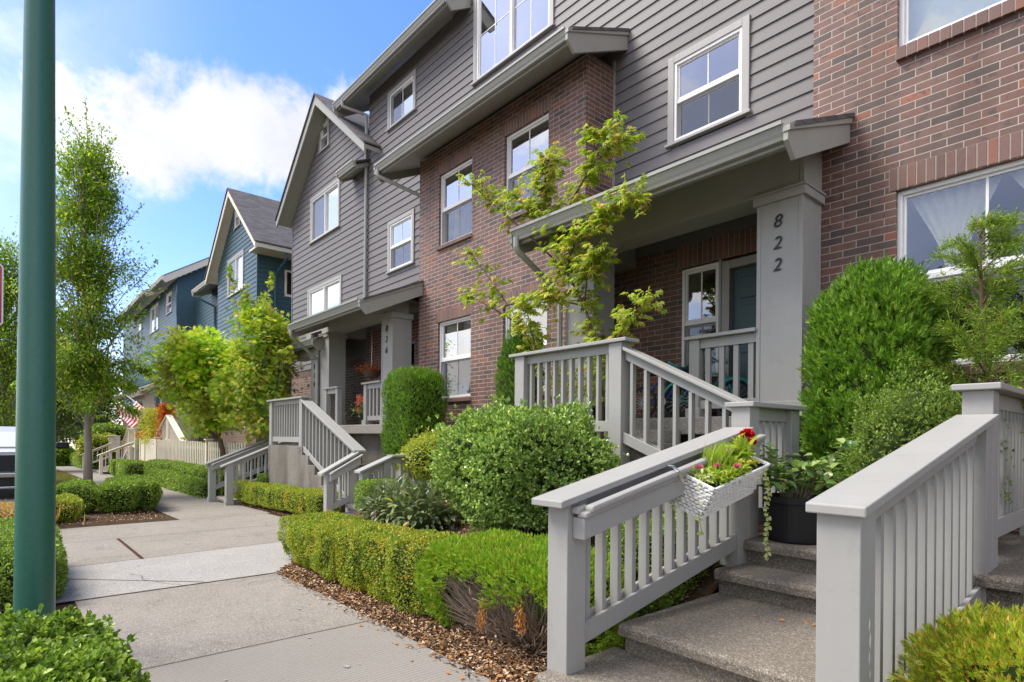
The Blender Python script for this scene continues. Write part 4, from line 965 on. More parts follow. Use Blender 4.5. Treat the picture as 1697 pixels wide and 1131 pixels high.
# ---------------------------------------------------------------- leaf and twig generators
RG = np.random.RandomState(11)
def unit(a): return a / (np.linalg.norm(a, axis=1, keepdims=True) + 1e-9)
def np_mesh(name, V, polys, mat, parent, smooth=False, kind=None, label=None):
    """V (n,3); polys list of (m,k) index arrays"""
    w = np.array(wloc(parent) if parent is not None else (0, 0, 0)); V = (V - w).astype(np.float32)
    me = bpy.data.meshes.new(name); me.vertices.add(len(V)); me.vertices.foreach_set('co', V.ravel())
    tot = sum(p.size for p in polys); me.loops.add(tot); me.loops.foreach_set('vertex_index', np.concatenate([p.ravel() for p in polys]).astype(np.int32))
    cnt = np.concatenate([np.full(len(p), p.shape[1]) for p in polys]); st = np.concatenate([[0], np.cumsum(cnt)[:-1]])
    me.polygons.add(len(cnt)); me.polygons.foreach_set('loop_start', st.astype(np.int32)); me.polygons.foreach_set('loop_total', cnt.astype(np.int32))
    me.update(calc_edges=True); me.validate()
    return link(name, me, mat, parent, kind=kind, label=label)
SH = {  # (along, across, lift) outlines, faces
    'rhomb': ([(0, 0, 0), (.5, .5, .12), (1, 0, 0), (.5, -.5, .12)], [(0, 1, 2, 3)]),
    'oval': ([(0, 0, 0), (.25, .42, .10), (.65, .46, .10), (1, 0, -.08), (.65, -.46, .10), (.25, -.42, .10), (.5, 0, 0)], [(0, 1, 2, 6), (6, 2, 3, 3), (0, 6, 4, 5), (6, 3, 4, 4)]),
    'blade': ([(0, .5, 0), (.5, .42, .1), (1, 0, -.15), (.5, -.42, .1), (0, -.5, 0)], [(0, 1, 3, 4), (1, 2, 3, 3)]),
}
def _palm(nl=7, spread=1.85):
    v = [(0, 0, 0)]; f = []
    for i in range(nl):
        a = -spread + 2 * spread * i / (nl - 1); l = 1 - .45 * (abs(a) / spread) ** 1.3; w = .115
        c, s = math.cos(a), math.sin(a); k = len(v)
        v += [(c * l * .5 - s * w, s * l * .5 + c * w, .05), (c * l, s * l, -.12), (c * l * .5 + s * w, s * l * .5 - c * w, .05)]
        f.append((0, k + 2, k + 1, k))
    return v, f
SH['palm'] = _palm()
def leaves(name, parent, mat, P, D, Nv, L, Wr, shape='rhomb', kind=None, label=None):
    n = len(P); D = unit(D); A = unit(np.cross(D, Nv)); U = np.cross(A, D)
    sh, fs = SH[shape]; sh = np.array(sh); k = len(sh)
    L = np.broadcast_to(np.asarray(L, float), (n,))[:, None, None]; W_ = L * np.broadcast_to(np.asarray(Wr, float), (n,))[:, None, None]
    V = P[:, None, :] + D[:, None, :] * sh[None, :, 0:1] * L + A[:, None, :] * sh[None, :, 1:2] * W_ + U[:, None, :] * sh[None, :, 2:3] * L
    off = (np.arange(n) * k)[:, None]
    q = [f for f in fs if len(set(f)) == 4]; t = [tuple(dict.fromkeys(f)) for f in fs if len(set(f)) == 3]
    polys = [off + np.array(f)[None] for f in q] + [off + np.array(f)[None] for f in t]
    return np_mesh(name, V.reshape(-1, 3), polys, mat, parent, kind=kind, label=label)
def rnd(n, s=1.0): return RG.normal(size=(n, 3)) * s
def lump(P, sc, seed=0):   # cheap smooth noise -1..1
    r = np.random.RandomState(seed); v = np.zeros(len(P))
    for i in range(6):
        k = r.normal(size=3) * sc * (1 + .5 * i); v += np.sin(P @ k + r.rand() * 6.28) / (1 + .4 * i)
    return v / 2.6
def superell(n, c, a, p=4.0, lumps=.06, ls=4.0, seed=0, depth=.05, zmin=None):
    """points and outward normals on a lumpy rounded box / ellipsoid"""
    a = np.array(a, float)
    # sample over a box surface so that the density is even
    s = RG.uniform(-1, 1, size=(n, 3)); ar = np.array([a[1] * a[2], a[0] * a[2], a[0] * a[1]]); ax = RG.choice(3, n, p=ar / ar.sum()); s[np.arange(n), ax] = RG.choice([-1, 1], n)
    if zmin is not None:
        pass
    r = (np.abs(s) ** p).sum(1) ** (-1.0 / p); q = s * r[:, None]
    nr = unit(np.sign(q) * np.abs(q) ** (p - 1) / a)
    P = q * a
    P = P + nr * (lump(P + np.array(c), ls, seed)[:, None] * lumps) - nr * (RG.rand(n, 1) ** 1.5) * depth
    return P + np.array(c), nr
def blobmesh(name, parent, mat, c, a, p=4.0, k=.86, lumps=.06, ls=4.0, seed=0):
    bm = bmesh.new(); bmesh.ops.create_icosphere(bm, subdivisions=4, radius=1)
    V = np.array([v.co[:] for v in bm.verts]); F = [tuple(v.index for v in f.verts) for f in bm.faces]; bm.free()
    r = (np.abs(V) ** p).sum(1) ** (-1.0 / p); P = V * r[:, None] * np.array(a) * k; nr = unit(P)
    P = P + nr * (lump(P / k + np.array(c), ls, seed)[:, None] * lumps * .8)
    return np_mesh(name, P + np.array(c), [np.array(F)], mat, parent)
def bush(name, label, cat, c, a, n, leafm, L=.022, Wr=.6, p=4.0, lumps=.05, ls=5, depth=.06, shape='rhomb', up=.35, jit=.7, core=.84, group=None, seed=None, stems=0, drop=None, corem='inner_leaf', stick=.0, base=None, tuft=1):
    seed = seed if seed is not None else RG.randint(999)
    r = root(name, (c[0], c[1], base if base is not None else c[2] - a[2]), label, cat, group)
    bush_parts(r, c, a, n, leafm, L, Wr, p, lumps, ls, depth, shape, up, jit, core, seed, stems, drop, corem, stick, tuft)
    return r
def bush_parts(r, c, a, n, leafm, L=.022, Wr=.6, p=4.0, lumps=.05, ls=5, depth=.06, shape='rhomb', up=.35, jit=.7, core=.84, seed=0, stems=0, drop=None, corem='inner_leaf', stick=0.0, tuft=1):
    P, nr = superell(n // tuft, c, a, p, lumps, ls, seed, depth)
    if stick:
        e = RG.rand(len(P)) < .06; P[e] += (nr[e] * .7 + np.array([0, 0, .5])) * RG.rand(e.sum(), 1) * stick
    if drop is not None:
        k = drop(P); P = P[k]; nr = nr[k]
    if tuft > 1: P = np.repeat(P, tuft, 0) + rnd(len(P) * tuft, L * .18); nr = np.repeat(nr, tuft, 0)
    m_ = len(P)
    D = nr * .8 + np.array([0, 0, up]) + rnd(m_, jit); Nv = nr + np.array([0, 0, .8]) + rnd(m_, .5)
    leaves('foliage', r, leafm, P, D, Nv, L * RG.uniform(.7, 1.35, m_), Wr, shape)
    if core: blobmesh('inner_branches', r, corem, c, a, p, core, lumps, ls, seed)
    if stems:
        t = MB(); zb = c[2] - a[2]
        for i in range(stems):
            x = c[0] + RG.uniform(-.55, .55) * a[0]; y = c[1] + RG.uniform(-.5, .5) * a[1]
            t.tube([(x * .5 + c[0] * .5, y * .5 + c[1] * .5, zb - .14), (x, y, zb + .05), (x + RG.uniform(-.1, .1), y + RG.uniform(-.1, .1), c[2])], [.011, .008, .005], 5)
        t.build('stems', 'twig', r)
# hedges made of several clipped plants standing in a line
def hedge(name, label, cat, pts, half, h, n, leafm, L=.02, zbase=None, group=None, lumps=.03, p=5.0, stems=3, Wr=.62, taper=1.0, depth=.05, step=.5, corem='inner_leaf', shape='rhomb', h1=None):
    pts = [Vector(q) for q in pts]; seg = []; tot = 0
    for a, b in zip(pts, pts[1:]): seg.append((a, b, (b - a).length)); tot += (b - a).length
    k = max(1, round(tot / step)); r = root(name, (pts[0].x, pts[0].y, gz(pts[0].x)), label, cat, group)
    PP, NN = [], []; V = []; st = MB()
    for i in range(k):
        s = (i + .5) * tot / k
        for a, b, l in seg:
            if s <= l: break
            s -= l
        d = (b - a) / l; q = a + d * s; ang = math.atan2(d.y, d.x)
        zb = zbase if zbase is not None else gz(q.x) + .08
        ax = tot / k * .56; hh = (h + ((h1 or h) - h) * i / max(1, k - 1)) * RG.uniform(.95, 1.05)
        c = (0, 0, 0); P, nr = superell(int(n / k), c, (ax, half * RG.uniform(.94, 1.08), hh / 2), p, lumps, 7, RG.randint(999), depth)
        lower = P[:, 2] < 0; P[lower, 0:2] *= (1 - (1 - taper) * (-P[lower, 2:3] / (hh / 2)))
        ca, sa = math.cos(ang), math.sin(ang); M = np.array([[ca, sa, 0], [-sa, ca, 0], [0, 0, 1]])
        P = P @ M + np.array([q.x, q.y, zb + hh / 2]); nr = nr @ M
        PP.append(P); NN.append(nr)
        bb = blobmesh('inner_branches', r, corem, (0, 0, 0), (ax, half, hh / 2), p, .76, lumps)
        me = bb.data
        co = np.empty(len(me.vertices) * 3, np.float32); me.vertices.foreach_get('co', co); co = co.reshape(-1, 3) + np.array(wloc(r)); lw = co[:, 2] < 0
        co[lw, 0:2] *= (1 - (1 - taper) * (-co[lw, 2:3] / (hh / 2))); co = co @ M + np.array([q.x, q.y, zb + hh / 2]) - np.array(wloc(r)); me.vertices.foreach_set('co', co.astype(np.float32).ravel()); me.update()
        for j in range(stems):
            x = q.x + RG.uniform(-.3, .3) * half; y = q.y + RG.uniform(-.5, .3) * half
            st.tube([(q.x + (x - q.x) * .3, q.y, zb - .14), (x, y, zb + .02), (x + RG.uniform(-.12, .12), y + RG.uniform(-.12, .12), zb + h * .4)], [.011, .009, .005], 5)
    P = np.concatenate(PP); nr = np.concatenate(NN); m_ = len(P)
    D = nr * .8 + np.array([0, 0, .4]) + rnd(m_, .7); Nv = nr + np.array([0, 0, .8]) + rnd(m_, .5)
    leaves('foliage', r, leafm, P, D, Nv, L * RG.uniform(.7, 1.3, m_), Wr, shape)
    if stems: st.build('stems', 'twig', r)
    return r
# thuja: flat upright sprays
def sprays(name, parent, mat, P, nr, L=.07, fan=7, up=1.1, out_=.7, w=.095):
    n = len(P); D = unit(nr * out_ + np.array([0, 0, up]) + rnd(n, .35)); S_ = unit(np.cross(D, nr) + rnd(n, .35)); Nf = unit(np.cross(S_, D))
    B_, DD, NN, LL = [], [], [], []
    for i in range(fan):
        t = i / (fan - 1) * 2 - 1; a = t * .75 + RG.uniform(-.12, .12, (n, 1))
        base = P + D * (L * .28 * (1 - abs(t)))
        DD.append(D * np.cos(a) + S_ * np.sin(a)); B_.append(base); NN.append(Nf + rnd(n, .25)); LL.append(L * (1 - .45 * abs(t)) * RG.uniform(.7, 1.25, n))
    return leaves(name, parent, mat, np.concatenate(B_), np.concatenate(DD), np.concatenate(NN), np.concatenate(LL), w * 1.5)
def thuja(label, c, a, n, mat='thuja_leaf', L=.07, p=2.6, lumps=.07, ls=3.5, name='thuja_shrub', core=.88, depth=.08, group=None, drop=None, fan=7, up=1.1, tuft=1):
    r = root(name, (c[0], c[1], c[2] - a[2]), label, 'conifer', group); sd = RG.randint(999)
    P, nr = superell(n, c, a, p, lumps, ls, sd, depth)
    if drop is not None: k = drop(P); P = P[k]; nr = nr[k]
    if tuft > 1: P = np.repeat(P, tuft, 0) + rnd(len(P) * tuft, L * .3); nr = np.repeat(nr, tuft, 0)
    sprays('foliage', r, mat, P, nr, L, fan, up)
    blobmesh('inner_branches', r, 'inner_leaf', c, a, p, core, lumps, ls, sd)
    return r
# branching trees
def tree(name, label, base, height, crown, nleaf, leafm, trunk_r=.09, L=.07, Wr=.5, bark='bark_grey', seed=1, lean=(0, 0), fork=.25, nb=26, cat='tree', shape='rhomb', group=None, droop=.0, crown_fn=None, up=.6, clump=.28, air=0.0, shoots=(), limb=.55):
    """crown = (centre, semi-axes); limbs grow from the trunk into it and carry leaf clumps"""
    rs = np.random.RandomState(seed); r = root(name, base, label, cat, group); b = Vector(base); cc, ca = crown
    tr = MB(); top = Vector((cc[0], cc[1], cc[2] + ca[2] * .75))
    path = []
    for i in range(9):
        t = i / 8; q = b.lerp(top, t); q.x += lean[0] * math.sin(t * 3.1) + rs.uniform(-.03, .03) * (i > 0); q.y += lean[1] * math.sin(t * 3.1) + rs.uniform(-.03, .03) * (i > 0); path.append(q)
    tr.tube(path, [trunk_r * (1.25 if i == 0 else 1) * (1 - .88 * i / 8) + .004 for i in range(9)], 10)
    tips = []
    for i in range(nb):
        t = fork + (1 - fork) * (i + rs.rand()) / nb; fi = min(t * 8, 7.99); k = int(fi); st = path[k].lerp(path[k + 1], fi - k)
        # aim point inside the crown
        for _ in range(20):
            v = rs.normal(size=3); v /= np.linalg.norm(v); rr = rs.uniform(.55, 1.0); e = Vector((cc[0] + v[0] * ca[0] * rr, cc[1] + v[1] * ca[1] * rr, cc[2] + v[2] * ca[2] * rr))
            if crown_fn and not crown_fn(e): continue
            if e.z > st.z - .1 + droop * -1: break
        mid = st.lerp(e, .5) + Vector((0, 0, -.12 * (e - st).length + .0)); r0 = trunk_r * (1 - .85 * t) * limb + .004
        P_ = [st, st.lerp(mid, .5), mid, mid.lerp(e, .55) + Vector((0, 0, .02)), e]
        tr.tube(P_, [r0, r0 * .8, r0 * .6, r0 * .4, .003], 5)
        tips += [mid, P_[3], e]
        for s_ in range(4):
            q0 = P_[rs.randint(1, 4)]; v = Vector(rs.normal(size=3)); v.z = abs(v.z) * up; v.normalize(); l = rs.uniform(.2, .5) * min(ca) * 1.0; q1 = q0 + v * l
            tr.tube([q0, q0.lerp(q1, .5) + Vector((0, 0, .02)), q1], [r0 * .4, r0 * .25, .0025], 4); tips += [q0.lerp(q1, .6), q1]
    for (q0, q1, ns, sp) in shoots: tr.tube([q0, Vector(q0).lerp(Vector(q1), .5), q1], [.012, .008, .003], 5)
    tr.build('trunk', bark, r, smooth=True)
    T = np.array([tuple(x) for x in tips])
    if crown_fn: T = T[[crown_fn(Vector(x)) for x in T]]
    idx = RG.randint(0, len(T), nleaf); P = T[idx] + RG.normal(size=(nleaf, 3)) * np.array([clump, clump, clump * .75])
    for (q0, q1, ns, sp) in shoots:   # loose shoots that stand out of the crown
        u = RG.rand(ns, 1); P = np.concatenate([P, np.array(q0) * (1 - u) + np.array(q1) * u + RG.normal(size=(ns, 3)) * sp * (1.15 - u)])
    if air: # break the crown into layers with gaps
        k = (lump(P, air, seed) > -.25) | (RG.rand(len(P)) < .25); P = P[k]
    n = len(P); ctr = np.array(cc); o = unit(P - ctr)
    D = o * .7 + rnd(n, .6) + np.array([0, 0, -.15]); Nv = np.array([0, 0, 1.0]) + rnd(n, .45) + o * .3
    leaves('crown', r, leafm, P, D, Nv, L * RG.uniform(.7, 1.3, n), Wr, shape)
    return r
# ---------------------------------------------------------------- planting near the camera
HB = 'clipped hedges along the walk'
hedge('boxwood_hedge', 'yellow green clipped box hedge curving along the walk in front of the round bush', 'hedge', [(-7.35, 3.45), (-7.0, 2.76), (-5.9, 2.64), (-3.95, 2.70)], .28, .42, 105000, 'boxwood_yellow_leaf', .019, zbase=.01, lumps=.045, p=7, taper=.85, step=.46, stems=5, h1=.58)
hedge('boxwood_hedge', 'box hedge running beside the foreground steps behind the left railing', 'hedge', [(-2.62, 3.25), (-2.60, 4.2)], .22, .62, 26000, 'boxwood_leaf', .02, zbase=.25, lumps=.05, step=.5, stems=2)
# big thuja hedge at the railing post: green top and shoulder, bare twigs below
r = root('thuja_hedge', (-3.2, 2.75, 0), 'bright green thuja hedge with bare brown twigs below, touching the railing post', 'hedge')
c, a = (-3.2, 2.82, .34), (.86, .42, .33)
def keep(P):
    bare = (P[:, 1] < c[1] - .05) & (P[:, 2] < .40 + .08 * np.sin(P[:, 0] * 9) + .05 * np.sin(P[:, 0] * 23)) & (P[:, 0] > -3.74 + .25 * (.6 - P[:, 2]))
    return ~bare
P, nr = superell(30000, c, a, 4.5, .06, 6, 5, .10); k = keep(P); P = P[k]; nr = nr[k]
sprays('foliage', r, 'thuja_bright_leaf', P, nr, .034, 7, .55, .9, .12)
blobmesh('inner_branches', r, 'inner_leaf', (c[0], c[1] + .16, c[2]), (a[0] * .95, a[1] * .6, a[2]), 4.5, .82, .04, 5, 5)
tw = MB(); rs = random.Random(4)
for i in range(430):
    x0 = -3.05 + rs.gauss(0, .22); y0 = 2.78 + rs.gauss(0, .06)
    x1 = x0 + (x0 + 3.05) * rs.uniform(.6, 2.2) + rs.gauss(0, .12); y1 = 2.50 + rs.uniform(-.07, .22); z1 = rs.uniform(.06, .50); x1 = max(-3.95, min(-2.42, x1))
    mx_ = (x0 * .5 + x1 * .5) + rs.gauss(0, .03)
    P_ = [(x0, y0, .0), (mx_, (y0 + y1) / 2 - .02, z1 * .45 + rs.uniform(-.03, .03)), (x1, y1, z1)]
    if rs.random() < .5: P_.append((x1 + rs.gauss(0, .05), y1 + rs.uniform(-.05, .03), z1 + rs.uniform(-.05, .08)))
    q = rs.uniform(.0025, .0065); tw.tube(P_, [q, q * .75, q * .5, q * .3][:len(P_)], 4, cap=False)
tw.build('twigs', 'twig', r)
for (x, y, z) in ((-3.12, 2.42, .26), (-2.72, 2.42, .32)):
    n = 90; P = np.array([(x, y, z)]) + rnd(n, 1) * np.array([.02, .015, .05]); leaves('dead_spray', r, 'dead_spray', P, rnd(n, .4) + np.array([0, 0, -1]), rnd(n), .03, .3)
# round bush
bush('round_shrub', 'big round glossy green shrub in the bed between the two front stairs', 'shrub', (-4.4, 3.93, 1.13), (.86, .84, .60), 84000, 'shrub_leaf', .034, .55, p=2.25, lumps=.16, ls=3.6, depth=.20, up=.55, jit=.55, core=.78, stems=7, stick=.16, shape='rhomb', tuft=7, drop=lambda P: (lump(P, 9, 3) > -.55) | (RG.rand(len(P)) < .35))
# viburnum with long drooping leaves
r = root('viburnum_shrub', (-6.4, 3.9, .2), 'low shrub with long dark leathery leaves left of the round bush', 'shrub')
n = 1500; P, nr = superell(n, (-6.35, 3.85, .50), (.75, .50, .34), 2.2, .06, 4, 3, .12)
k = P[:, 2] > .22; P = P[k]; nr = nr[k]; n = len(P)
leaves('foliage', r, 'viburnum_leaf', P, nr * 1.0 + rnd(n, .45) + np.array([0, 0, -.15]), nr * .4 + np.array([0, 0, 1.0]) + rnd(n, .3), .115 * RG.uniform(.75, 1.25, n), .40, 'oval')
blobmesh('inner_branches', r, 'inner_leaf', (-6.35, 3.85, .45), (.7, .46, .3), 2.2, .8)
leaves('faded_leaf', r, 'maple_leaf', np.array([(-6.1, 3.42, .68), (-6.0, 3.40, .63), (-5.7, 3.4, .5)]), np.array([(-.3, -.5, .3), (.5, -.5, .1), (.2, -.6, -.3)]), np.array([(0, -.5, 1.0)] * 3), .12, .42, 'oval')
hedge('boxwood_hedge', 'small bright box hedge block right of the steps to porch 826', 'hedge', [(-8.15, 4.05), (-8.15, 4.75)], .25, .50, 16000, 'boxwood_leaf', .022, zbase=.28, lumps=.02, stems=0, step=.5)
hedge('boxwood_hedge', 'yellow tinged low hedge at the foot of the concrete stair wall', 'hedge', [(-15.6, 4.38), (-13.4, 4.30), (-10.2, 4.42)], .25, .46, 40000, 'boxwood_yellow_leaf', .026, lumps=.03, step=.5)
hedge('boxwood_hedge', 'tiny dark hedge between the far railing and the stair wall', 'hedge', [(-14.6, 4.55), (-14.5, 5.3)], .25, .62, 9000, 'boxwood_leaf', .03, step=.5, stems=0)
bush('golden_shrub', 'golden leaved shrub against the brick bay beside the clipped thuja', 'shrub', (-8.1, 5.35, 1.12), (.78, .5, .42), 11000, 'golden_leaf', .045, .6, p=2.2, lumps=.12, ls=4, depth=.2, jit=.8, core=.72, stick=.15)
thuja('clipped flat topped thuja in front of the brick bay near column 826', (-9.5, 5.75, 1.75), (.50, .46, .95), 11000, L=.06, p=5, lumps=.06, ls=4)
thuja('narrow dark thuja column between the brick bay and the left porch column', (-6.62, 5.85, 1.9), (.32, .32, 1.25), 7000, L=.06, p=2.6, lumps=.05)
thuja('tall rounded thuja right of column 822', (-1.82, 5.75, 1.73), (.49, .50, 1.25), 7500, 'thuja_leaf', L=.062, tuft=4, up=.75, p=2.7, lumps=.05, ls=6.5, depth=.18, fan=9, core=.80, drop=lambda P: (lump(P, 11, 5) > -.5) | (RG.rand(len(P)) < .4))
bush('fine_leaved_shrub', 'fine leaved green shrub between the tall thuja and the right hand railing', 'shrub', (-1.36, 5.0, 1.27), (.46, .45, .56), 60000, 'ceanothus_leaf', .021, .42, p=2.3, lumps=.16, ls=5, depth=.18, up=.7, core=.74, stick=.2, tuft=5)
# loose cypress sapling in front of the right window
r = root('cypress_sapling', (-1.0, 5.7, .9), 'loose feathery cypress sapling in front of the curtained window', 'conifer')
t = MB(); t.tube([(-1.0, 5.7, .8), (-1.02, 5.7, 1.8), (-1.08, 5.7, 2.5), (-1.10, 5.7, 3.15)], [.03, .022, .014, .004], 7)
PP, NN = [], []; rs = random.Random(9)
for i in range(62):
    h = 1.35 + 1.8 * (i / 62) ** .95; ang = rs.uniform(0, 6.28); l = (3.35 - h) * .46 * rs.uniform(.55, 1.1) + .08
    b0 = Vector((-1.0 - .05 * (h - 1), 5.7, h)); d = Vector((math.cos(ang), math.sin(ang), .55)); e = b0 + d.normalized() * l; md = b0.lerp(e, .5) + Vector((0, 0, .03))
    t.tube([b0, md, e], [.008, .005, .002], 4)
    for s in np.linspace(.2, 1, int(5 + l * 34)):
        q = b0.lerp(e, s); PP.append((q.x + rs.gauss(0, .02), q.y + rs.gauss(0, .02), q.z + rs.gauss(0, .015))); NN.append((d.x * .8, d.y * .8, .3))
t.build('trunk', 'bark_brown', r)
PP = np.repeat(np.array(PP), 5, 0); NN = np.repeat(np.array(NN), 5, 0); n = len(PP)
D = unit(NN + rnd(n, .45)); sd = unit(np.cross(D, rnd(n))); B_, DD = [], []
for i in range(6):
    sg = 1 if i % 2 else -1; B_.append(PP + D * (.014 * i)); DD.append(D * .8 + sd * sg * (.55 - .06 * i))
leaves('foliage', r, 'cypress_leaf', np.concatenate(B_), np.concatenate(DD), rnd(n * 6), .036, .2)
# golden thuja in the lower right corner
r = root('thuja_hedge', (-.35, 3.1, 0), 'yellow green thuja mound in the lower right corner outside the right railing', 'hedge')
P, nr = superell(15000, (-.16, 2.78, .42), (.58, .38, .42), 3, .10, 5, 8, .09); P2, nr2 = superell(4500, (.15, 3.55, .72), (.35, .3, .25), 2.5, .06, 5, 9, .08)
sprays('foliage', r, 'thuja_gold_leaf', np.concatenate([P, P2]), np.concatenate([nr, nr2]), .036, 8, .55, .9, .12)
blobmesh('inner_branches', r, 'inner_leaf', (-.16, 2.78, .42), (.55, .35, .40), 3, .82)
# boxwood near the lamp post
bush('boxwood_hedge', 'bright green box hedge in the lower left corner at the foot of the lamp post', 'hedge', (-2.95, -.32, .27), (.72, .72, .335), 100000, 'boxwood_leaf', .024, .68, p=4.0, lumps=.08, ls=6, depth=.08, core=.86, shape='oval', jit=.5, seed=3, tuft=5, stick=.04)
bush('boxwood_hedge', 'darker box hedge behind the lamp post with a bare twiggy side', 'hedge', (-7.6, -.12, .20), (1.35, .55, .27), 60000, 'boxwood_leaf', .024, .62, p=4.5, lumps=.07, ls=4, depth=.08, core=.86, seed=4)
# ---------------------------------------------------------------- island with the street tree
hedge('boxwood_hedge', 'low hedge around the base of the street tree', 'hedge', [(-14.6, .7), (-14.3, 2.1), (-17.8, 2.25)], .42, .56, 62000, 'boxwood_leaf', .036, lumps=.07, p=3.6, step=.7, Wr=.6, stems=5, taper=.8)
bush('low_shrub', 'small yellow green shrub between the lamp post and the street tree hedge', 'shrub', (-13.3, .62, .08), (.5, .45, .28), 9000, 'golden_leaf', .04, .45, p=2.3, lumps=.08, jit=.8)
r = root('ornamental_grass', (-12.6, -.3, -.15), 'orange and yellow strappy leaves at the left edge under the truck', 'grass clump')
n = 1500; th = RG.uniform(0, 6.28, n); b = np.stack([RG.normal(-12.8, .42, n), RG.normal(-.35, .38, n), np.full(n, -.1)], 1)
o = np.stack([np.cos(th), np.sin(th), np.zeros(n)], 1); l = RG.uniform(.2, .38, n)
leaves('foliage', r, 'grass_orange_leaf', b + np.array([0, 0, .1]) * RG.rand(n, 1), o * .55 + np.array([0, 0, 1.0]), o, l, .09, 'blade')
leaves('drooping_tips', r, 'grass_orange_leaf', b + o * .12 + np.array([0, 0, .32]), o * 1.0 + np.array([0, 0, -.1]), o * .4 + np.array([0, 0, 1.0]), l * .7, .10, 'blade')
# hornbeam street tree
def colcrown(e):
    z = e.z
    if z < 1.75 or z > 10.3: return False
    w = np.interp(z, [1.7, 2.1, 4.0, 5.5, 7.5, 9.0, 10.3], [.9, 1.75, 1.85, 1.5, .95, .5, .12]); return math.hypot(e.x + 19.6, e.y - 1.55) < w * 1.0
tree('street_tree', 'slender upright street tree in the hedge island past the lamp post', (-19.6, 1.66, -.3), 10, ((-19.6, 1.55, 5.6), (1.75, 1.75, 4.6)), 47000, 'hornbeam_leaf', .10, .095, .42, seed=5, nb=120, fork=.18, crown_fn=colcrown, clump=.18, up=1.6, air=1.8, limb=.3, shoots=(((-19.6, 1.6, 9.2), (-19.7, 1.55, 10.6), 60, .05), ((-19.6, 1.6, 8.8), (-19.5, 1.1, 10.0), 60, .06), ((-19.6, 1.7, 8.6), (-19.5, 2.2, 9.6), 70, .06), ((-19.6, 2.2, 6.9), (-19.4, 2.9, 8.0), 70, .06), ((-19.6, 2.6, 5.5), (-19.3, 3.2, 6.4), 60, .06)) + tuple(((-19.6, 1.6, 2.7 + .5 * (k % 3)), (-19.6 + 1.5 * math.cos(k * .7), 1.6 + 1.5 * math.sin(k * .7), 2.1 + .55 * (k % 3)), 1100, .26) for k in range(9)))
def ccw(cx_, cy_, zs, ws): return lambda e: zs[0] < e.z < zs[-1] and math.hypot(e.x - cx_, e.y - cy_) < np.interp(e.z, zs, ws)
TG = 'background street trees'
tree('street_tree', 'tall street tree cut off by the left edge behind the parking sign', (-30.5, -.1, -.5), 9.5, ((-30.5, -.1, 5.2), (1.9, 1.9, 4.2)), 22000, 'hornbeam_leaf', .12, .12, .45, seed=8, nb=60, fork=.2, crown_fn=ccw(-30.5, -.1, [1.2, 3, 6, 8, 9.6], [1.0, 2.0, 1.8, 1.0, .1]), clump=.28, up=1.3)
for i, (x, y, h, w, lab) in enumerate(((-44, 1.6, 9.5, 2.6, 'dense dark street tree directly behind the slender one'), (-60, 3.0, 9, 3.6, 'broad dark tree at the far end of the walk'), (-46, -3.0, 8.5, 3.4, 'round dark tree across the road above the truck'), (-66, -5.5, 10, 4.5, 'far dark tree at the left edge beyond the truck'), (-85, 1.0, 11, 5.5, 'pale distant tree closing the end of the street'), (-72, 6.0, 9, 3.6, 'distant tree between the street end and the far blue house'), (-105, 6.0, 14, 8.0, 'largest and farthest tree above the end of the walk'))):
    tree('broadleaf_tree', lab, (x, y, gz(x)), h, ((x, y, h * .5 + gz(x)), (w, w, h * .46)), 15000, 'dark_tree_leaf', .16, .17 + .03 * i, .6, seed=20 + i, nb=44, fork=.15, group=None, clump=.5, up=.9)
# maples in front of the teal block
tree('maple_tree', 'broad green maple with a dark trunk behind the cream picket fence', (-18.2, 4.75, -.1), 6, ((-19.2, 4.25, 3.15), (1.45, 1.45, 1.45)), 17000, 'maple_bright_leaf', .085, .13, .8, 'bark_brown', seed=3, lean=(.15, .1), fork=.3, nb=46, shape='palm', clump=.18, up=.5, air=3.2)
tree('maple_tree', 'taller yellowing maple with a pale leaning trunk next to the stair wall', (-15.6, 5.35, -.1), 6, ((-16.55, 5.05, 3.45), (1.15, 1.15, 1.5)), 14500, 'maple_crown_leaf', .05, .11, .8, 'bark_grey', seed=6, lean=(.12, .0), fork=.25, nb=42, shape='palm', clump=.15, up=.8, air=3.4, shoots=(((-17.0, 4.8, 4.3), (-17.35, 4.6, 6.1), 170, .16), ((-16.4, 5.1, 4.4), (-16.0, 5.3, 5.7), 120, .13), ((-16.9, 4.9, 4.3), (-16.8, 4.9, 5.6), 100, .14)))
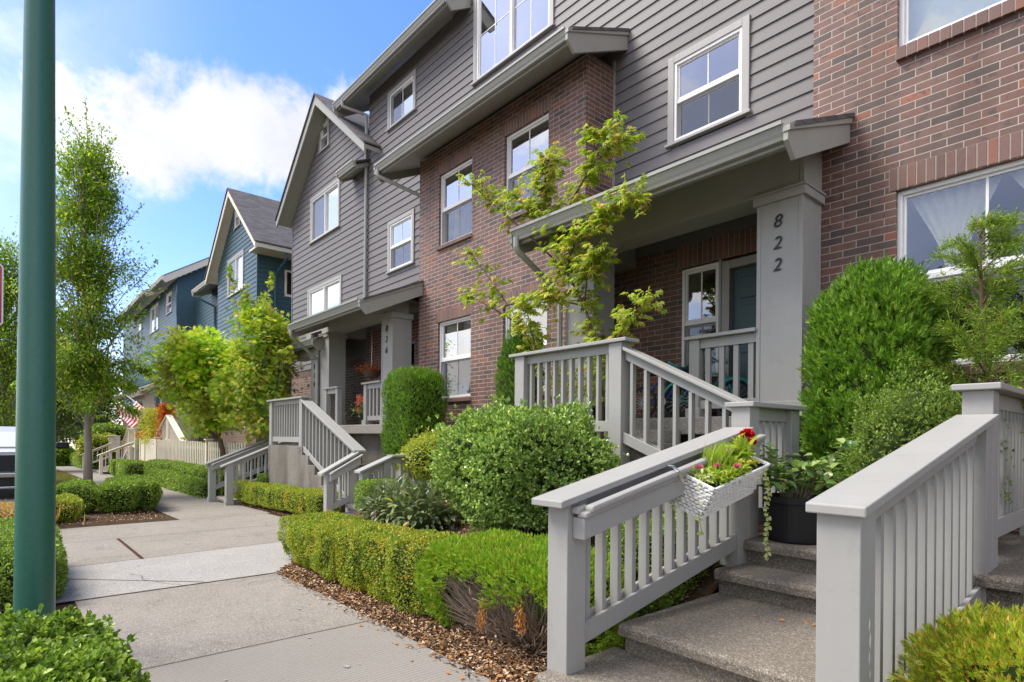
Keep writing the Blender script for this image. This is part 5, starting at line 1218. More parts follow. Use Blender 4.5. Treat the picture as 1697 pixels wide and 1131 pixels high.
# coral maple in front of porch 822
r = root('japanese_maple', (-4.75, 5.5, .6), 'slim yellow green japanese maple rising above the railing at porch 822', 'tree')
t = MB(); rs = random.Random(12)
limbs = [[(-4.70, 5.5, .6), (-4.72, 5.5, 1.9), (-4.78, 5.48, 2.55), (-4.98, 5.45, 3.1), (-5.28, 5.42, 3.6), (-5.42, 5.4, 4.1), (-5.62, 5.35, 4.75)],
         [(-5.28, 5.42, 3.6), (-5.9, 5.2, 4.25), (-6.45, 5.1, 4.75), (-6.75, 5.0, 5.05)], [(-5.42, 5.4, 4.1), (-5.1, 5.35, 4.45), (-4.75, 5.3, 4.7), (-4.3, 5.25, 4.85)],
         [(-5.28, 5.42, 3.6), (-4.9, 5.2, 3.85), (-4.45, 5.15, 4.0), (-4.0, 5.1, 4.05)], [(-4.98, 5.45, 3.1), (-4.8, 5.3, 3.4), (-4.6, 5.2, 3.55)],
         [(-4.78, 5.48, 2.4), (-4.5, 5.4, 2.5), (-4.2, 5.3, 2.75), (-3.9, 5.25, 2.95)], [(-5.1, 5.5, .7), (-5.7, 5.45, 2.3), (-6.1, 5.4, 3.0), (-6.6, 5.3, 3.65), (-7.0, 5.2, 4.15)],
         [(-6.1, 5.4, 3.0), (-6.6, 5.3, 3.3), (-7.05, 5.2, 3.55)], [(-5.7, 5.45, 2.3), (-5.75, 5.3, 2.75), (-5.8, 5.2, 3.2)], [(-5.62, 5.35, 4.75), (-5.5, 5.3, 5.05)], [(-5.42, 5.4, 4.1), (-5.85, 5.25, 4.5), (-6.1, 5.2, 4.8)],
         [(-4.70, 5.5, 2.2), (-4.5, 5.4, 2.35), (-4.35, 5.35, 2.3)], [(-4.75, 5.3, 4.7), (-4.6, 5.2, 5.0)], [(-4.98, 5.45, 3.1), (-5.3, 5.3, 3.2), (-5.45, 5.25, 3.3)]]
TP = []
for k_, lb in enumerate(limbs):
    r0 = .026 if k_ == 0 else .011
    t.tube(lb, [r0 * (1 - .75 * i / (len(lb) - 1)) + .002 for i in range(len(lb))], 6)
    pts = [Vector(q) for q in lb]; st = 1 if k_ in (0, 6) else (0 if k_ in (3, 9, 10) else 1)
    for a_, b_ in list(zip(pts, pts[1:]))[st:]:
        for u in np.linspace(0, 1, 6): TP.append(a_.lerp(b_, u))
    TP += [pts[-1]] * 3
t.build('trunk', 'bark_brown', r, smooth=True)
tw = MB(); LP, LD = [], []
for q in TP:
    for j in range(7 if q.x > -5.9 and not (q.x > -4.5 and q.z < 3.2) else 3):
        v = Vector((rs.gauss(0, 1), rs.gauss(0, 1), rs.gauss(.1, .5))).normalized(); e = q + v * rs.uniform(.08, .30); tw.tube([q, q.lerp(e, .5), e], [.003, .002, .001], 3, cap=False)
        for s in (.45, .75, 1.0, 1.0):
            LP.append(tuple(q.lerp(e, s))); LD.append((v.x + rs.gauss(0, .6), v.y + rs.gauss(0, .6), -.6 + rs.gauss(0, .3)))
tw.build('twigs', 'bark_brown', r)
n = len(LP); leaves('crown', r, 'maple_leaf', np.array(LP), np.array(LD), np.array([0, -.5, 1.0]) + rnd(n, .4), .075 * RG.uniform(.6, 1.25, n), 1.0, 'palm')
# planting by the cream fence
HG = 'clipped hedges further along the street'
hedge('boxwood_hedge', 'dark green clipped hedge curving in front of the picket fence', 'hedge', [(-27.2, 4.45), (-22.5, 4.62), (-17.0, 4.66)], .34, .72, 26000, 'boxwood_leaf', .045, zbase=-.28, step=.8)
hedge('boxwood_hedge', 'lower hedge bordering the walk just before the two parallel railings', 'hedge', [(-25.6, 4.30), (-20.4, 4.22), (-17.2, 4.2)], .30, .55, 24000, 'boxwood_leaf', .045, zbase=-.38, step=.8)
for i, (xa, xb, lab) in enumerate(((-35.6, -33.9, 'first of the cube shaped hedge blocks right of the cream stairs'), (-32.3, -30.4, 'middle of the hedge blocks before the board fence'), (-29.9, -28.2, 'hedge block with a bare brown side nearest the fence corner'))):
    hedge('boxwood_hedge', lab, 'hedge', [(xa, 4.3 - .1 * i), (xb, 4.25 - .1 * i)], .42, .72, 7000, 'boxwood_leaf', .05, zbase=gz(xa) + .06, step=.9, group=None)
hedge('boxwood_hedge', 'long low hedge beyond the farthest cream steps', 'hedge', [(-62, 4.3), (-46, 4.1)], .6, .9, 12000, 'boxwood_leaf', .08, step=2)
r = root('bamboo_clump', (-30.3, 5.2, .3), 'golden bamboo like clump above the board fence', 'plant')
n = 5200; P = np.stack([RG.normal(-30.9, .5, n), RG.normal(5.25, .35, n), RG.uniform(1.0, 2.6, n)], 1); P[:, 0] = -30.9 + (P[:, 0] + 30.9) * (1.3 - .4 * (P[:, 2] - 1))
leaves('foliage', r, 'bamboo_leaf', P, rnd(n, .7) + np.array([0, 0, .2]), rnd(n), .13, .25)
t = MB()
for i in range(16): x = -30.9 + RG.normal() * .4; t.tube([(x, 5.25, .1), (x + .02, 5.25, 1.4), (x + RG.normal() * .1, 5.25, 2.5)], .012, 5)
t.build('canes', 'bamboo_leaf', r)
r = root('red_shrub', (-29.3, 5.15, .3), 'narrow flame red shrub right of the golden bamboo', 'shrub')
n = 2600; z = RG.uniform(.9, 2.75, n); P = np.stack([RG.normal(0, 1, n) * np.interp(z, [.9, 2.75], [.26, .06]) - 29.2, RG.normal(0, 1, n) * .15 + 5.2, z], 1)
leaves('foliage', r, 'red_leaf', P, rnd(n, .6) + np.array([0, 0, .6]), rnd(n), .10, .4)
r = root('red_shrub', (-32.4, 4.9, .3), 'low spreading red leaved shrub hanging over the left end of the board fence', 'shrub')
n = 1500; P = np.stack([RG.normal(-32.5, .45, n), RG.normal(5.1, .2, n), 1.32 + np.abs(RG.normal(0, .13, n))], 1); leaves('foliage', r, 'red_leaf', P, rnd(n, .6) + np.array([0, 0, -.3]), rnd(n), .12, .35)
thuja('narrow dark conifer left of the golden bamboo', (-33.6, 5.3, 1.2), (.45, .45, 1.2), 1500, L=.12, p=2.4)
for i, (x, y, z, s, lab, mm_) in enumerate(((-47, 4.6, .5, 1.2, 'yellow green shrub past the trunk of the street tree', 'golden_leaf'), (-52, 5.6, 1.0, 1.6, 'bright rounded shrub at the farthest porch', 'boxwood_leaf'), (-56, 2.9, -.2, 1.0, 'brownish shrub at the end of the long hedge', 'hornbeam_leaf'))):
    bush('far_shrub', lab, 'shrub', (x, y, z), (s, s, s * .8), 4500, mm_, .13, .6, p=2.2, lumps=.2, ls=1.5, depth=.3, core=.8)
# ---------------------------------------------------------------- ground cover: bark chips, dead leaves and lawn
def scatter(n, x0, x1, y0, y1, zf):
    P = np.stack([RG.uniform(x0, x1, n), RG.uniform(y0, y1, n), np.zeros(n)], 1); P[:, 2] = [zf(x, y) for x, y in P[:, :2]]; return P
def bedz(x, y): return gz(x) + float(np.interp(y, [2.2, 2.6, 3.2, 4.2, 5.2, 6.6], [-.012, .02, .10, .48, .62, .72])) + .012
P = scatter(15000, -7.9, -2.35, 2.2, 2.62, bedz); P = P[[x > NEARX(y) + .05 for x, y in P[:, :2]]]; P2 = scatter(9000, -8.0, -2.35, 2.6, 4.6, bedz); P2 = P2[[x > NEARX(y) + .05 for x, y in P2[:, :2]]]; P3 = scatter(3000, -15.5, -10.1, 4.1, 4.4, lambda x, y: gz(x) + .02); P5 = scatter(700, -6.3, -2.4, 2.08, 2.22, lambda x, y: .012); P5 = P5[RG.rand(len(P5)) < (P5[:, 1] - 2.05) / .17]
P4 = scatter(5200, -16.3, -12.4, -.8, 2.28, lambda x, y: gz(x) + .055)
P = np.concatenate([P, P2, P3, P4, P5]); n = len(P)
leaves('bark_mulch', None, 'mulch_chip', P, rnd(n) * np.array([1, 1, .25]), rnd(n, .35) + np.array([0, 0, 1.0]), RG.uniform(.012, .045, n), .45, kind='stuff')
P = np.concatenate([scatter(30, -3.6, -2.45, 2.1, 2.45, lambda x, y: .02), scatter(5, -2.1, -1.0, 3.86, 4.1, lambda x, y: .533), scatter(9, -2.1, -1.0, 3.3, 3.75, lambda x, y: .358), scatter(14, -12, -8.5, 2.2, 3.9, lambda x, y: gz(x) + .015)]); n = len(P)
P = np.concatenate([P, scatter(16, -6, -2.4, 1.95, 2.25, lambda x, y: .012)]); n = len(P)
leaves('fallen_leaves', None, 'dead_spray', P, rnd(n) * np.array([1, 1, .2]), rnd(n, .3) + np.array([0, 0, 1.0]), RG.uniform(.02, .05, n), .5, 'oval', kind='stuff')
n = 26000; P = scatter(n, -40, -16.9, 1.15, 2.42, lambda x, y: gz(x) + .01)
leaves('lawn', None, 'lawn_blade', P, rnd(n, .4) + np.array([0, 0, 1.0]), rnd(n), RG.uniform(.03, .08, n), .2, kind='stuff')

# trees on the opposite side of the road, seen only as mirror images in the window panes
o = tree('broadleaf_tree', 'tree across the road, mirrored in the right hand windows', (1.0, -17, -.1), 9, ((1.0, -17, 5.2), (2.4, 2.4, 3.6)), 9000, 'dark_tree_leaf', .15, .20, .6, seed=41, nb=40, fork=.2, clump=.4)
for k, (x, y, lab) in enumerate(((-7.5, -18, 'tree across the road, mirrored in the upper bay windows'), (9.5, -19, 'tree across the road, mirrored at the far right edge'))):
    c2 = o.copy(); COL.objects.link(c2); c2.location = (x, y, -.1); c2['label'] = lab
    for ch in list(o.children): c3 = ch.copy(); COL.objects.link(c3); c3.parent = c2

hedge('boxwood_hedge', 'dark garden shrubs seen through the gaps of the picket fence', 'hedge', [(-28.2, 5.45), (-17.0, 5.45)], .22, .95, 9000, 'dark_tree_leaf', .08, zbase=.1, step=1.4, stems=0, lumps=.15)
# ---------------------------------------------------------------- lamp post, sign, truck
r = root('lamp_post', (-4.89, .14, 0), 'thick dark green tapered steel lamp post at the left', 'lamp post')
m_ = MB(); m_.lathe((-4.885, .14, 0), [(.108, 0), (.107, .4), (.101, 1.6), (.079, 4.3), (.062, 7.0), (.0, 7.0)], 48); o = m_.build('shaft', 'post_green', r, smooth=True)
m_ = MB(); m_.lathe((-4.885, .14, 0), [(.0, .10), (.20, .10), (.215, .06), (.22, 0)], 40); m_.build('base_plate', 'post_green', r)
m_ = MB(); m_.tube([(-4.885, .14, 6.9), (-4.885, .14, 7.5), (-5.1, -.3, 7.8), (-5.3, -.9, 7.8)], .04, 10); m_.build('arm', 'post_green', r, smooth=True)
m_ = MB(); m_.lathe((-5.3, -.95, 7.55), [(0, .28), (.12, .26), (.28, .1), (.30, 0), (0, .02)], 24); m_.build('lamp_shade', 'post_green', r, smooth=True)
MB().box(-4.82, -4.795, .218, .242, .02, .20).build('conduit', 'post_green', r, bevel=.006)
r = root('parking_sign', (-5.7, -.2, 0), 'white street sign with a thin red border cut off by the left edge', 'sign')
def rrect(y0, y1, z0, z1, rad, n=6):
    pts = []
    for cy_, cz_, a0 in ((y1 - rad, z1 - rad, 0), (y0 + rad, z1 - rad, 90), (y0 + rad, z0 + rad, 180), (y1 - rad, z0 + rad, 270)):
        for i in range(n + 1): t = R_(a0 + 90 * i / n); pts.append((cy_ + rad * math.cos(t), cz_ + rad * math.sin(t)))
    return pts
Y0, Y1, Z0, Z1 = -.335, -.030, 2.23, 2.69
pn = MB().prism(rrect(Y0, Y1, Z0, Z1, .035), 'x', -5.702, -5.70).build('sign_panel', 'sign_white', r)
a_ = rrect(Y0 + .010, Y1 - .010, Z0 + .010, Z1 - .010, .028); b_ = rrect(Y0 + .020, Y1 - .020, Z0 + .020, Z1 - .020, .02)
k = len(a_); MB().add([(-5.6985, *q) for q in a_] + [(-5.6985, *q) for q in b_], [(i, (i + 1) % k, k + (i + 1) % k, k + i) for i in range(k)]).build('red_border', 'sign_red', pn)
for s_, z, sz, m2_ in (('NO', 2.55, .11, 'sign_red'), ('PARKING', 2.47, .062, 'sign_red'), ('ANY', 2.38, .06, 'sign_red'), ('TIME', 2.31, .06, 'sign_red')):
    text(s_, (-5.6982, -.183, z), sz, 'lettering', m2_, pn, rot=(math.pi / 2, 0, math.pi / 2), ext=.0005)
MB().box(-5.75, -5.705, -.205, -.16, 0, 2.75).build('post', 'steel', r)
# pickup truck facing the camera
tx, ty = -20.7, .05; g0 = gz(tx) - .0
tr = root('pickup_truck', (tx, ty, g0), 'white pickup truck parked facing the camera behind the lamp post', 'truck')
def Tm(): return MB()
def sec(mb, x0, x1, w0, w1, za, zb, zc_, zd):   # box with different widths/heights at both ends: bottom za/zb, top zc/zd
    return mb.hexa([(tx + x0, ty - w0, g0 + za), (tx + x1, ty - w1, g0 + zb), (tx + x1, ty + w1, g0 + zb), (tx + x0, ty + w0, g0 + za)], [(tx + x0, ty - w0, g0 + zc_), (tx + x1, ty - w1, g0 + zd), (tx + x1, ty + w1, g0 + zd), (tx + x0, ty + w0, g0 + zc_)])
m_ = Tm(); sec(m_, -5.4, -.12, 1.0, .98, .55, .55, 1.22, 1.22); sec(m_, -1.5, -.05, .97, .9, 1.221, 1.221, 1.34, 1.26); m_.build('body', 'truck_paint', tr, bevel=.05)
m_ = Tm(); m_.hexa([(tx - 3.6, ty - .93, g0 + 1.23), (tx - 1.35, ty - .93, g0 + 1.33), (tx - 1.35, ty + .93, g0 + 1.33), (tx - 3.6, ty + .93, g0 + 1.23)], [(tx - 3.3, ty - .78, g0 + 1.95), (tx - 2.15, ty - .78, g0 + 1.95), (tx - 2.15, ty + .78, g0 + 1.95), (tx - 3.3, ty + .78, g0 + 1.95)]); cab = m_.build('cab', 'truck_paint', tr, bevel=.05)
m_ = Tm(); m_.hexa([(tx - 1.42, ty - .80, g0 + 1.37), (tx - 1.36, ty - .80, g0 + 1.37), (tx - 1.36, ty + .80, g0 + 1.37), (tx - 1.42, ty + .80, g0 + 1.37)], [(tx - 2.08, ty - .68, g0 + 1.86), (tx - 2.04, ty - .68, g0 + 1.86), (tx - 2.04, ty + .68, g0 + 1.86), (tx - 2.08, ty + .68, g0 + 1.86)]); m_.build('windshield', 'white_blind', tr)
gr = B(tx - .12, tx - .04, ty - .62, ty + .62, g0 + .72, g0 + 1.16).build('grille', 'black_plastic', tr, bevel=.02)
for z in (.80, .88, .96, 1.04): B(tx - .039, tx - .03, ty - .58, ty + .58, g0 + z, g0 + z + .022).build('grille_bar', 'black_plastic', gr)
B(tx - .12, tx - .035, ty - .97, ty + .97, g0 + 1.161, g0 + 1.215).build('trim_bar', 'truck_paint', tr, bevel=.01)
for s in (-1, 1): B(tx - .2, tx - .045, ty + s * .80 - .16, ty + s * .80 + .16, g0 + .86, g0 + 1.14).build('headlight', 'chrome', tr, bevel=.03)
B(tx - .25, tx + .10, ty - .99, ty + .99, g0 + .56, g0 + .70).build('bumper', 'chrome', tr, bevel=.03)
B(tx - .2, tx + .04, ty - .9, ty + .9, g0 + .34, g0 + .555).build('air_dam', 'black_plastic', tr, bevel=.02)
B(tx - .2, tx + .09, ty - .9, ty + .9, g0 + .26, g0 + .335).build('skid_plate', 'chrome', tr, bevel=.02)
for s in (-1, 1):
    mi = B(tx - 1.62, tx - 1.42, ty + s * 1.20 - .17, ty + s * 1.20 + .17, g0 + 1.30, g0 + 1.50).build('mirror', 'black_plastic', tr, bevel=.05)
    B(tx - 1.60, tx - 1.50, ty + s * 1.0 - .06, ty + s * 1.0 + .06, g0 + 1.33, g0 + 1.38).build('mirror_arm', 'black_plastic', mi)
for xx in (-.95, -4.3):
    for s in (-1, 1):
        w_ = MB(); c_ = (tx + xx, ty + s * .86, g0 + .40)
        w_.tube([(c_[0], c_[1] - .13, c_[2]), (c_[0], c_[1] + .13, c_[2])], .40, 28); w = w_.build('wheel', 'rubber', tr, bevel=.03)
        MB().tube([(c_[0], c_[1] - .135, c_[2]), (c_[0], c_[1] + .135, c_[2])], .24, 20).build('rim', 'steel', w)
# ---------------------------------------------------------------- flag
r = root('flag', (-34.2, 5.9, 2.15), 'striped american flag on an angled pole at the cream porch', 'flag')
a0 = Vector((-34.2, 5.9, 2.15)); a1 = Vector((-36.6, 4.6, 3.55)); MB().tube([a0, a1], .018, 8).build('pole', 'cream_paint', r)
MB().lathe(tuple(a1), [(0, -.05), (.05, -.03), (.055, .02), (0, .06)], 12).build('finial', 'gutter_paint', r)
me = bpy.data.meshes.new('cloth'); nu, nv = 24, 14; vs = []; uvs = []
for j in range(nv + 1):
    for i in range(nu + 1):
        u, v = i / nu, j / nv; p0 = a1.lerp(a0, .02 + .50 * v)   # along the pole
        p = p0 + Vector((-.62 * u - .06 * math.sin(u * 9 + v * 4), -.25 * u + .09 * math.sin(u * 8 + v * 3), -1.10 * u - .03 * math.sin(v * 9)))
        vs.append(tuple(p - wloc(r))); uvs.append((u, 1 - v))
fs = [(j * (nu + 1) + i, j * (nu + 1) + i + 1, (j + 1) * (nu + 1) + i + 1, (j + 1) * (nu + 1) + i) for j in range(nv) for i in range(nu)]
me.from_pydata(vs, [], fs); ul = me.uv_layers.new(name='UVMap')
for l in me.loops: ul.data[l.index].uv = uvs[l.vertex_index]
link('cloth', me, 'flag_cloth', r, smooth=True)
# ---------------------------------------------------------------- pot with shrub
px_, py_ = -1.93, 4.45
r = root('potted_shrub', (px_, py_, .70), 'big black nursery pot with a leafy rose shrub on the top step', 'potted plant')
pot = MB().lathe((px_, py_, .701), [(0, .0), (.185, .0), (.192, .012), (.208, .28), (.226, .285), (.230, .33), (.218, .335), (.205, .30), (0, .29)], 40).build('pot', 'black_plastic', r, smooth=False)
MB().lathe((px_, py_, .985), [(0, .0), (.205, .0)], 30).build('soil', 'soil', r)
t = MB(); LP, LD = [], []; rs = random.Random(21)
for i in range(26):
    a = rs.uniform(0, 6.28); l = rs.uniform(.15, .42); e = Vector((px_ + math.cos(a) * l, py_ + math.sin(a) * l * .8, .98 + rs.uniform(.10, .48))); b0 = Vector((px_ + math.cos(a) * .05, py_ + math.sin(a) * .05, .98)); md = b0.lerp(e, .5) + Vector((0, 0, .08))
    t.tube([b0, md, e], [.005, .004, .002], 5)
    for s in (.35, .5, .62, .74, .85, .95, 1.0):
        q = b0.lerp(md, s * 2) if s < .5 else md.lerp(e, s * 2 - 1)
        for j in range(3): LP.append((q.x + rs.gauss(0, .03), q.y + rs.gauss(0, .03), q.z + rs.gauss(0, .02))); LD.append((rs.gauss(0, 1), rs.gauss(0, 1), rs.gauss(0, .35)))
t.build('stems', 'twig', r); n = len(LP); leaves('foliage', r, 'rose_leaf', np.array(LP), np.array(LD), np.array([0, -.2, 1.0]) + rnd(n, .35), .072 * RG.uniform(.7, 1.3, n), .62, 'oval')
# ---------------------------------------------------------------- flower box hung on the railing
fb = root('flower_box', (-2.0, 3.4, 1.1), 'white woven flower box hung on the left railing with pink, yellow and red flowers', 'flower box')
fx0, fx1 = -2.125, -1.895; fy0, fy1 = 3.25, 3.95; dz = .185
def ztop(x, y): return 1.23 + .196 * (y - 3.25) - .39 * (x + 2.12)
m_ = MB()
rows = 11; per = 46
def boxpt(s, h):   # s 0..1 round the rim, h 0 bottom..1 top
    xa, xb, ya, yb = fx0, fx1, fy0, fy1 - .04 * (1 - h)
    Lx, Ly = xb - xa, yb - ya; d = s * 2 * (Lx + Ly)
    if d < Ly: x, y, nx, ny = xb, ya + d, 1, 0
    elif d < Ly + Lx: x, y, nx, ny = xb - (d - Ly), yb, 0, 1
    elif d < 2 * Ly + Lx: x, y, nx, ny = xa, yb - (d - Ly - Lx), -1, 0
    else: x, y, nx, ny = xa + (d - 2 * Ly - Lx), ya, 0, -1
    return Vector((x - .10 * (1 - h), y, ztop(x, y) - dz * (1 - h))), Vector((nx, ny, 0))
for i in range(rows):
    path = []
    for j in range(per * 2 + 1):
        p, nn = boxpt((j / (per * 2)) % 1.0, (i + .5) / rows); path.append(p + nn * (.0055 * (1 if (j + i) % 2 else -1)) + Vector((0, 0, RG.normal() * .0012)))
    m_.tube(path, .0094, 5, cap=False)
for h in (0.0, 1.0): m_.tube([boxpt(j / 80 % 1.0, h)[0] for j in range(81)], .0105, 6, cap=False)
m_.build('wicker_basket', 'wicker_white', fb)
def corner(x, y, h): return (x - .10 * (1 - h), y, ztop(x, y) - dz * (1 - h))
a_, b_, c_, d_ = fx0 + .012, fx1 - .012, fy0 + .012, fy1 - .05
MB().hexa([corner(a_, c_, .06), corner(b_, c_, .06), corner(b_, d_, .06), corner(a_, d_, .06)], [corner(a_, c_, .90), corner(b_, c_, .90), corner(b_, d_, .90), corner(a_, d_, .90)]).build('soil', 'soil', fb)
lm = MB()
for (x0_, x1_, y0_, y1_) in ((a_, b_, c_, c_ + .006), (a_, b_, d_, d_ + .006), (a_, a_ + .006, c_, d_), (b_ - .006, b_, c_, d_)):
    lm.hexa([corner(x0_, y0_, .88), corner(x1_, y0_, .88), corner(x1_, y1_, .88), corner(x0_, y1_, .88)], [corner(x0_, y0_, 1.02), corner(x1_, y0_, 1.02), corner(x1_, y1_, 1.02), corner(x0_, y1_, 1.02)])
lm.build('liner', 'black_plastic', fb)
for y in (3.12, 3.75):
    zc_ = 1.135 + .41 * (y - 2.28) / 1.96 - .05
    MB().tube([(-2.20, y, zc_ - .01), (-2.16, y, zc_ + .018), (-2.10, y, zc_ + .016), (-2.065, y, zc_ - .01), (-2.06, y + .04, ztop(-2.06, y) + .0)], .009, 6).build('bracket', 'steel', fb)
def inbox(n, x0_, x1_, y0_, y1_, dz0, dz1):
    P = np.stack([RG.uniform(x0_, x1_, n), RG.uniform(y0_, y1_, n), np.zeros(n)], 1); P[:, 2] = 1.23 + .196 * (P[:, 1] - 3.25) - .39 * (P[:, 0] + 2.12) + RG.uniform(dz0, dz1, n); return P
n = 420; b = inbox(n, -2.09, -2.0, 3.45, 3.66, -.03, 0); leaves('grass_tuft', fb, 'lime_leaf', b, rnd(n, .16) + np.array([0, 0, 1.0]), rnd(n), RG.uniform(.11, .19, n), .05, 'blade')
n = 900; b = inbox(n, -2.02, -1.90, 3.33, 3.70, -.01, .05); leaves('lime_foliage', fb, 'lime_leaf', b, rnd(n, .7) + np.array([.45, -.3, .25]), rnd(n, .5) + np.array([0, 0, 1.0]), .042, .3)
n = 320; b = inbox(n, -2.11, -1.95, 3.26, 3.42, -.01, .04); leaves('variegated_foliage', fb, 'pale_leaf', b, rnd(n, .8), rnd(n, .5) + np.array([0, 0, 1.0]), .03, .6, 'oval')
n = 46; b = np.array([(-2.02, 3.80, 1.36)]) + rnd(n, .028); leaves('lily_leaves', fb, 'lime_leaf', b, rnd(n, .8) + np.array([0, 0, .2]), rnd(n, .4) + np.array([0, 0, 1.0]), .115, .26, 'oval')
def flower(c, R0, mat, k=34, name='flower'):
    n = k; v = unit(rnd(n)); v[:, 2] = np.abs(v[:, 2]) * .7; leaves(name, fb, mat, np.array([c]) + v * R0 * .15, v, rnd(n) + np.array([0, 0, .3]), R0, .8, 'oval')
for x, y, dz_, m2_ in ((-2.05, 3.33, .05, 'pink_petal'), (-1.99, 3.44, .06, 'pink_petal'), (-1.92, 3.56, .06, 'pink_petal'), (-2.06, 3.70, .06, 'pink_petal'), (-2.08, 3.28, .04, 'yellow_petal'), (-1.93, 3.74, .04, 'yellow_petal'), (-1.92, 3.82, .03, 'yellow_petal'), (-1.95, 3.66, .05, 'yellow_petal')): flower((x, y, ztop(x, y) + dz_), .024, m2_)
for c, R0 in (((-2.06, 3.95, 1.475), .052), ((-2.0, 3.90, 1.425), .036)): flower(c, R0, 'red_petal', 110)
MB().tube([(-2.03, 3.82, 1.30), (-2.05, 3.88, 1.38), (-2.06, 3.94, 1.45)], .004, 5).build('flower_stem', 'lime_leaf', fb)
for (x, y, z1) in ((-1.885, 3.90, .62), (-1.99, 3.25, .84), (-2.14, 3.19, 1.0)):
    z = ztop(x, y) - .01; P_ = []; LP = []; LD = []
    while z > z1: P_.append((x + .008 * math.sin(z * 30), y + .008 * math.cos(z * 23), z)); z -= .034
    for i, q in enumerate(P_):
        if z1 > .7 and i % 3: continue
        for s in (-1, 1): LP.append(q); LD.append((.35 * rs.uniform(-1, 1), s, -.2 + rs.uniform(-.3, .4)))
    v_ = MB().tube(P_, .0025, 4).build('trailing_vine', 'lime_leaf', fb); n = len(LP)
    leaves('vine_leaf', v_, 'pale_leaf', np.array(LP), np.array(LD), np.array([1.0, -.6, .4]) + rnd(n, .3), .040, .78, 'oval')
# ---------------------------------------------------------------- children's bicycles on porch 822
def bike(label, loc, s, fm, fender=None):
    r = root('bicycle', loc, label, 'bicycle', 'bicycles on porch 822'); x, y, z = loc; R0 = .20 * s
    for cx_ in (0, .72 * s):
        w = MB(); P_ = [(x + cx_ + R0 * math.cos(t), y, z + R0 + .02 + R0 * math.sin(t)) for t in np.linspace(0, 2 * math.pi, 33)]; w.tube(P_, .018 * s, 8, cap=False); wh = w.build('wheel', 'rubber', r)
        sp = MB()
        for t in np.linspace(0, math.pi, 9)[:-1]: sp.tube([(x + cx_ - R0 * math.cos(t), y, z + R0 + .02 - R0 * math.sin(t)), (x + cx_ + R0 * math.cos(t), y, z + R0 + .02 + R0 * math.sin(t))], .0022, 4)
        sp.build('spokes', 'steel', wh)
        if fender:
            P_ = [(x + cx_ + (R0 + .035) * math.cos(t), y, z + R0 + .02 + (R0 + .035) * math.sin(t)) for t in np.linspace(.2, 2.6, 14)]; MB().tube(P_, .022, 6).build('fender', fender, r)
    hub = z + R0 + .02; bb = (x + .33 * s, y, hub + .0); st = (x + .25 * s, y, hub + .28 * s); hd = (x + .60 * s, y, hub + .30 * s)
    MB().tube([st, bb, hd, (x + .62 * s, y, hub + .24 * s)], .016, 8).tube([(x, y, hub), bb], .01, 6).tube([(x, y, hub), st, hd], .013, 6).build('frame', fm, r)
    MB().tube([(x + .72 * s, y, hub), (x + .62 * s, y, hub + .24 * s), (x + .57 * s, y, hub + .40 * s)], .012, 8).build('fork', fm, r)
    MB().tube([(x + .52 * s, y - .2, hub + .47 * s), (x + .57 * s, y - .1, hub + .42 * s), (x + .57 * s, y + .1, hub + .42 * s), (x + .52 * s, y + .2, hub + .47 * s)], .011, 8).build('handlebar', 'aqua_fender', r)
    MB().tube([(x + .10 * s, y, hub + .38 * s), (x + .2 * s, y, hub + .39 * s), (x + .34 * s, y, hub + .37 * s)], [.045, .05, .015], 10).build('saddle', 'rubber', r)
    MB().tube([(bb[0], y - .03, bb[2]), (bb[0], y - .045, bb[2])], .055 * s, 18).build('chainring', 'steel', r)
    return r
bike('blue child bicycle leaning on the porch behind the descending railing', (-4.75, 6.35, 1.70), 1.0, 'blue_frame')
bike('bicycle with aqua fenders and handlebar behind the blue one', (-4.45, 6.72, 1.70), 1.1, 'teal_frame', 'aqua_fender')
r = root('covered_grill', (-4.55, 6.95, 1.7), 'black covered object behind the bicycles on the porch', 'cover')
MB().hexa([(-4.75, 6.75, 1.7), (-4.2, 6.75, 1.7), (-4.2, 7.15, 1.7), (-4.75, 7.15, 1.7)], [(-4.7, 6.8, 2.42), (-4.2, 6.8, 2.36), (-4.2, 7.1, 2.36), (-4.7, 7.1, 2.42)]).build('cover', 'canvas_black', r, bevel=.06)
r = root('planter_box', (-5.15, 5.65, 1.4), 'dark box planter behind the level railing at porch 822', 'planter')
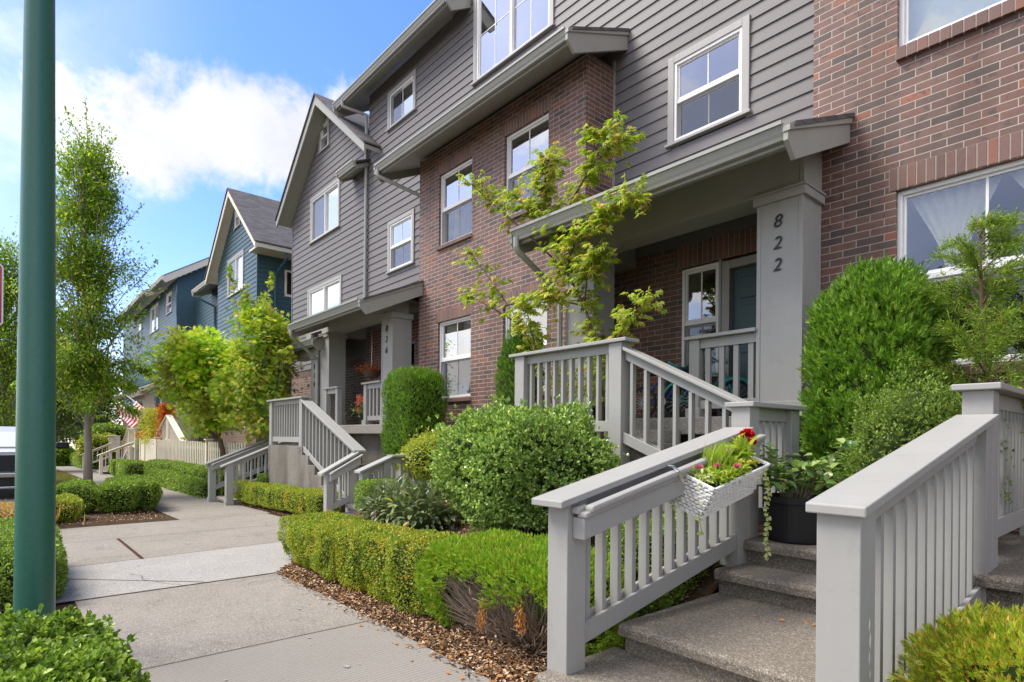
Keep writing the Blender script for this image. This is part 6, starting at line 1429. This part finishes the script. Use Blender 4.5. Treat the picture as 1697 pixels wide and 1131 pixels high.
B(-5.36, -4.95, 5.45, 5.85, 1.40, 1.86).build('box', 'black_plastic', r, bevel=.01); n = 500; P = np.array([(-5.2, 5.6, 2.1)]) + rnd(n) * np.array([.28, .15, .16]); leaves('foliage', r, 'golden_leaf', P, rnd(n) + np.array([0, 0, -.3]), rnd(n), .06, .5, 'oval')
# hanging basket and geraniums on porch 826
r = root('hanging_basket', (-13.15, 6.75, 2.85), 'dark wicker hanging basket under the roof of porch 826', 'hanging basket')
MB().lathe((-13.15, 6.75, 2.85), [(0, 0), (.16, .04), (.22, .16), (.23, .2), (0, .19)], 20).build('basket', 'bark_brown', r); n = 500; P = np.array([(-13.15, 6.75, 3.08)]) + rnd(n) * np.array([.17, .17, .06]); leaves('foliage', r, 'red_leaf', P, rnd(n), rnd(n), .05, .5)
MB().tube([(-13.15, 6.75, 3.05), (-13.15, 6.75, 4.35)], .005, 5).build('chain', 'steel', r)
r = root('geranium_pot', (-12.62, 6.35, 1.7), 'coral geraniums in a dark pot on porch 826', 'potted plant')
MB().lathe((-12.62, 6.35, 1.701), [(0, 0), (.13, 0), (.17, .22), (.16, .22), (0, .2)], 24).build('pot', 'black_plastic', r); n = 240; P = np.array([(-12.62, 6.35, 2.05)]) + rnd(n) * np.array([.14, .14, .10]); leaves('foliage', r, 'rose_leaf', P, rnd(n), rnd(n), .06, .7, 'oval')
n = 260; cs = np.array([(-12.75, 6.25, 2.36), (-12.60, 6.2, 2.30), (-12.45, 6.22, 2.24), (-12.72, 6.2, 2.20), (-12.68, 6.2, 2.06)]); P = cs[RG.randint(0, 5, n)] + rnd(n, .035); leaves('flowers', r, 'coral_petal', P, rnd(n), rnd(n), .035, .8, 'oval')
# hanging porch chime post at 822 (thin plant hook)
r = root('dead_branch', (-2.38, 6.45, 2.35), 'thin dark bare branch curving beside column 822', 'branch')
MB().tube([(-2.38, 6.45, 2.35), (-2.42, 6.42, 2.6), (-2.47, 6.38, 2.75), (-2.53, 6.33, 2.84)], [.008, .007, .005, .002], 5).build('branch', 'bark_brown', r)
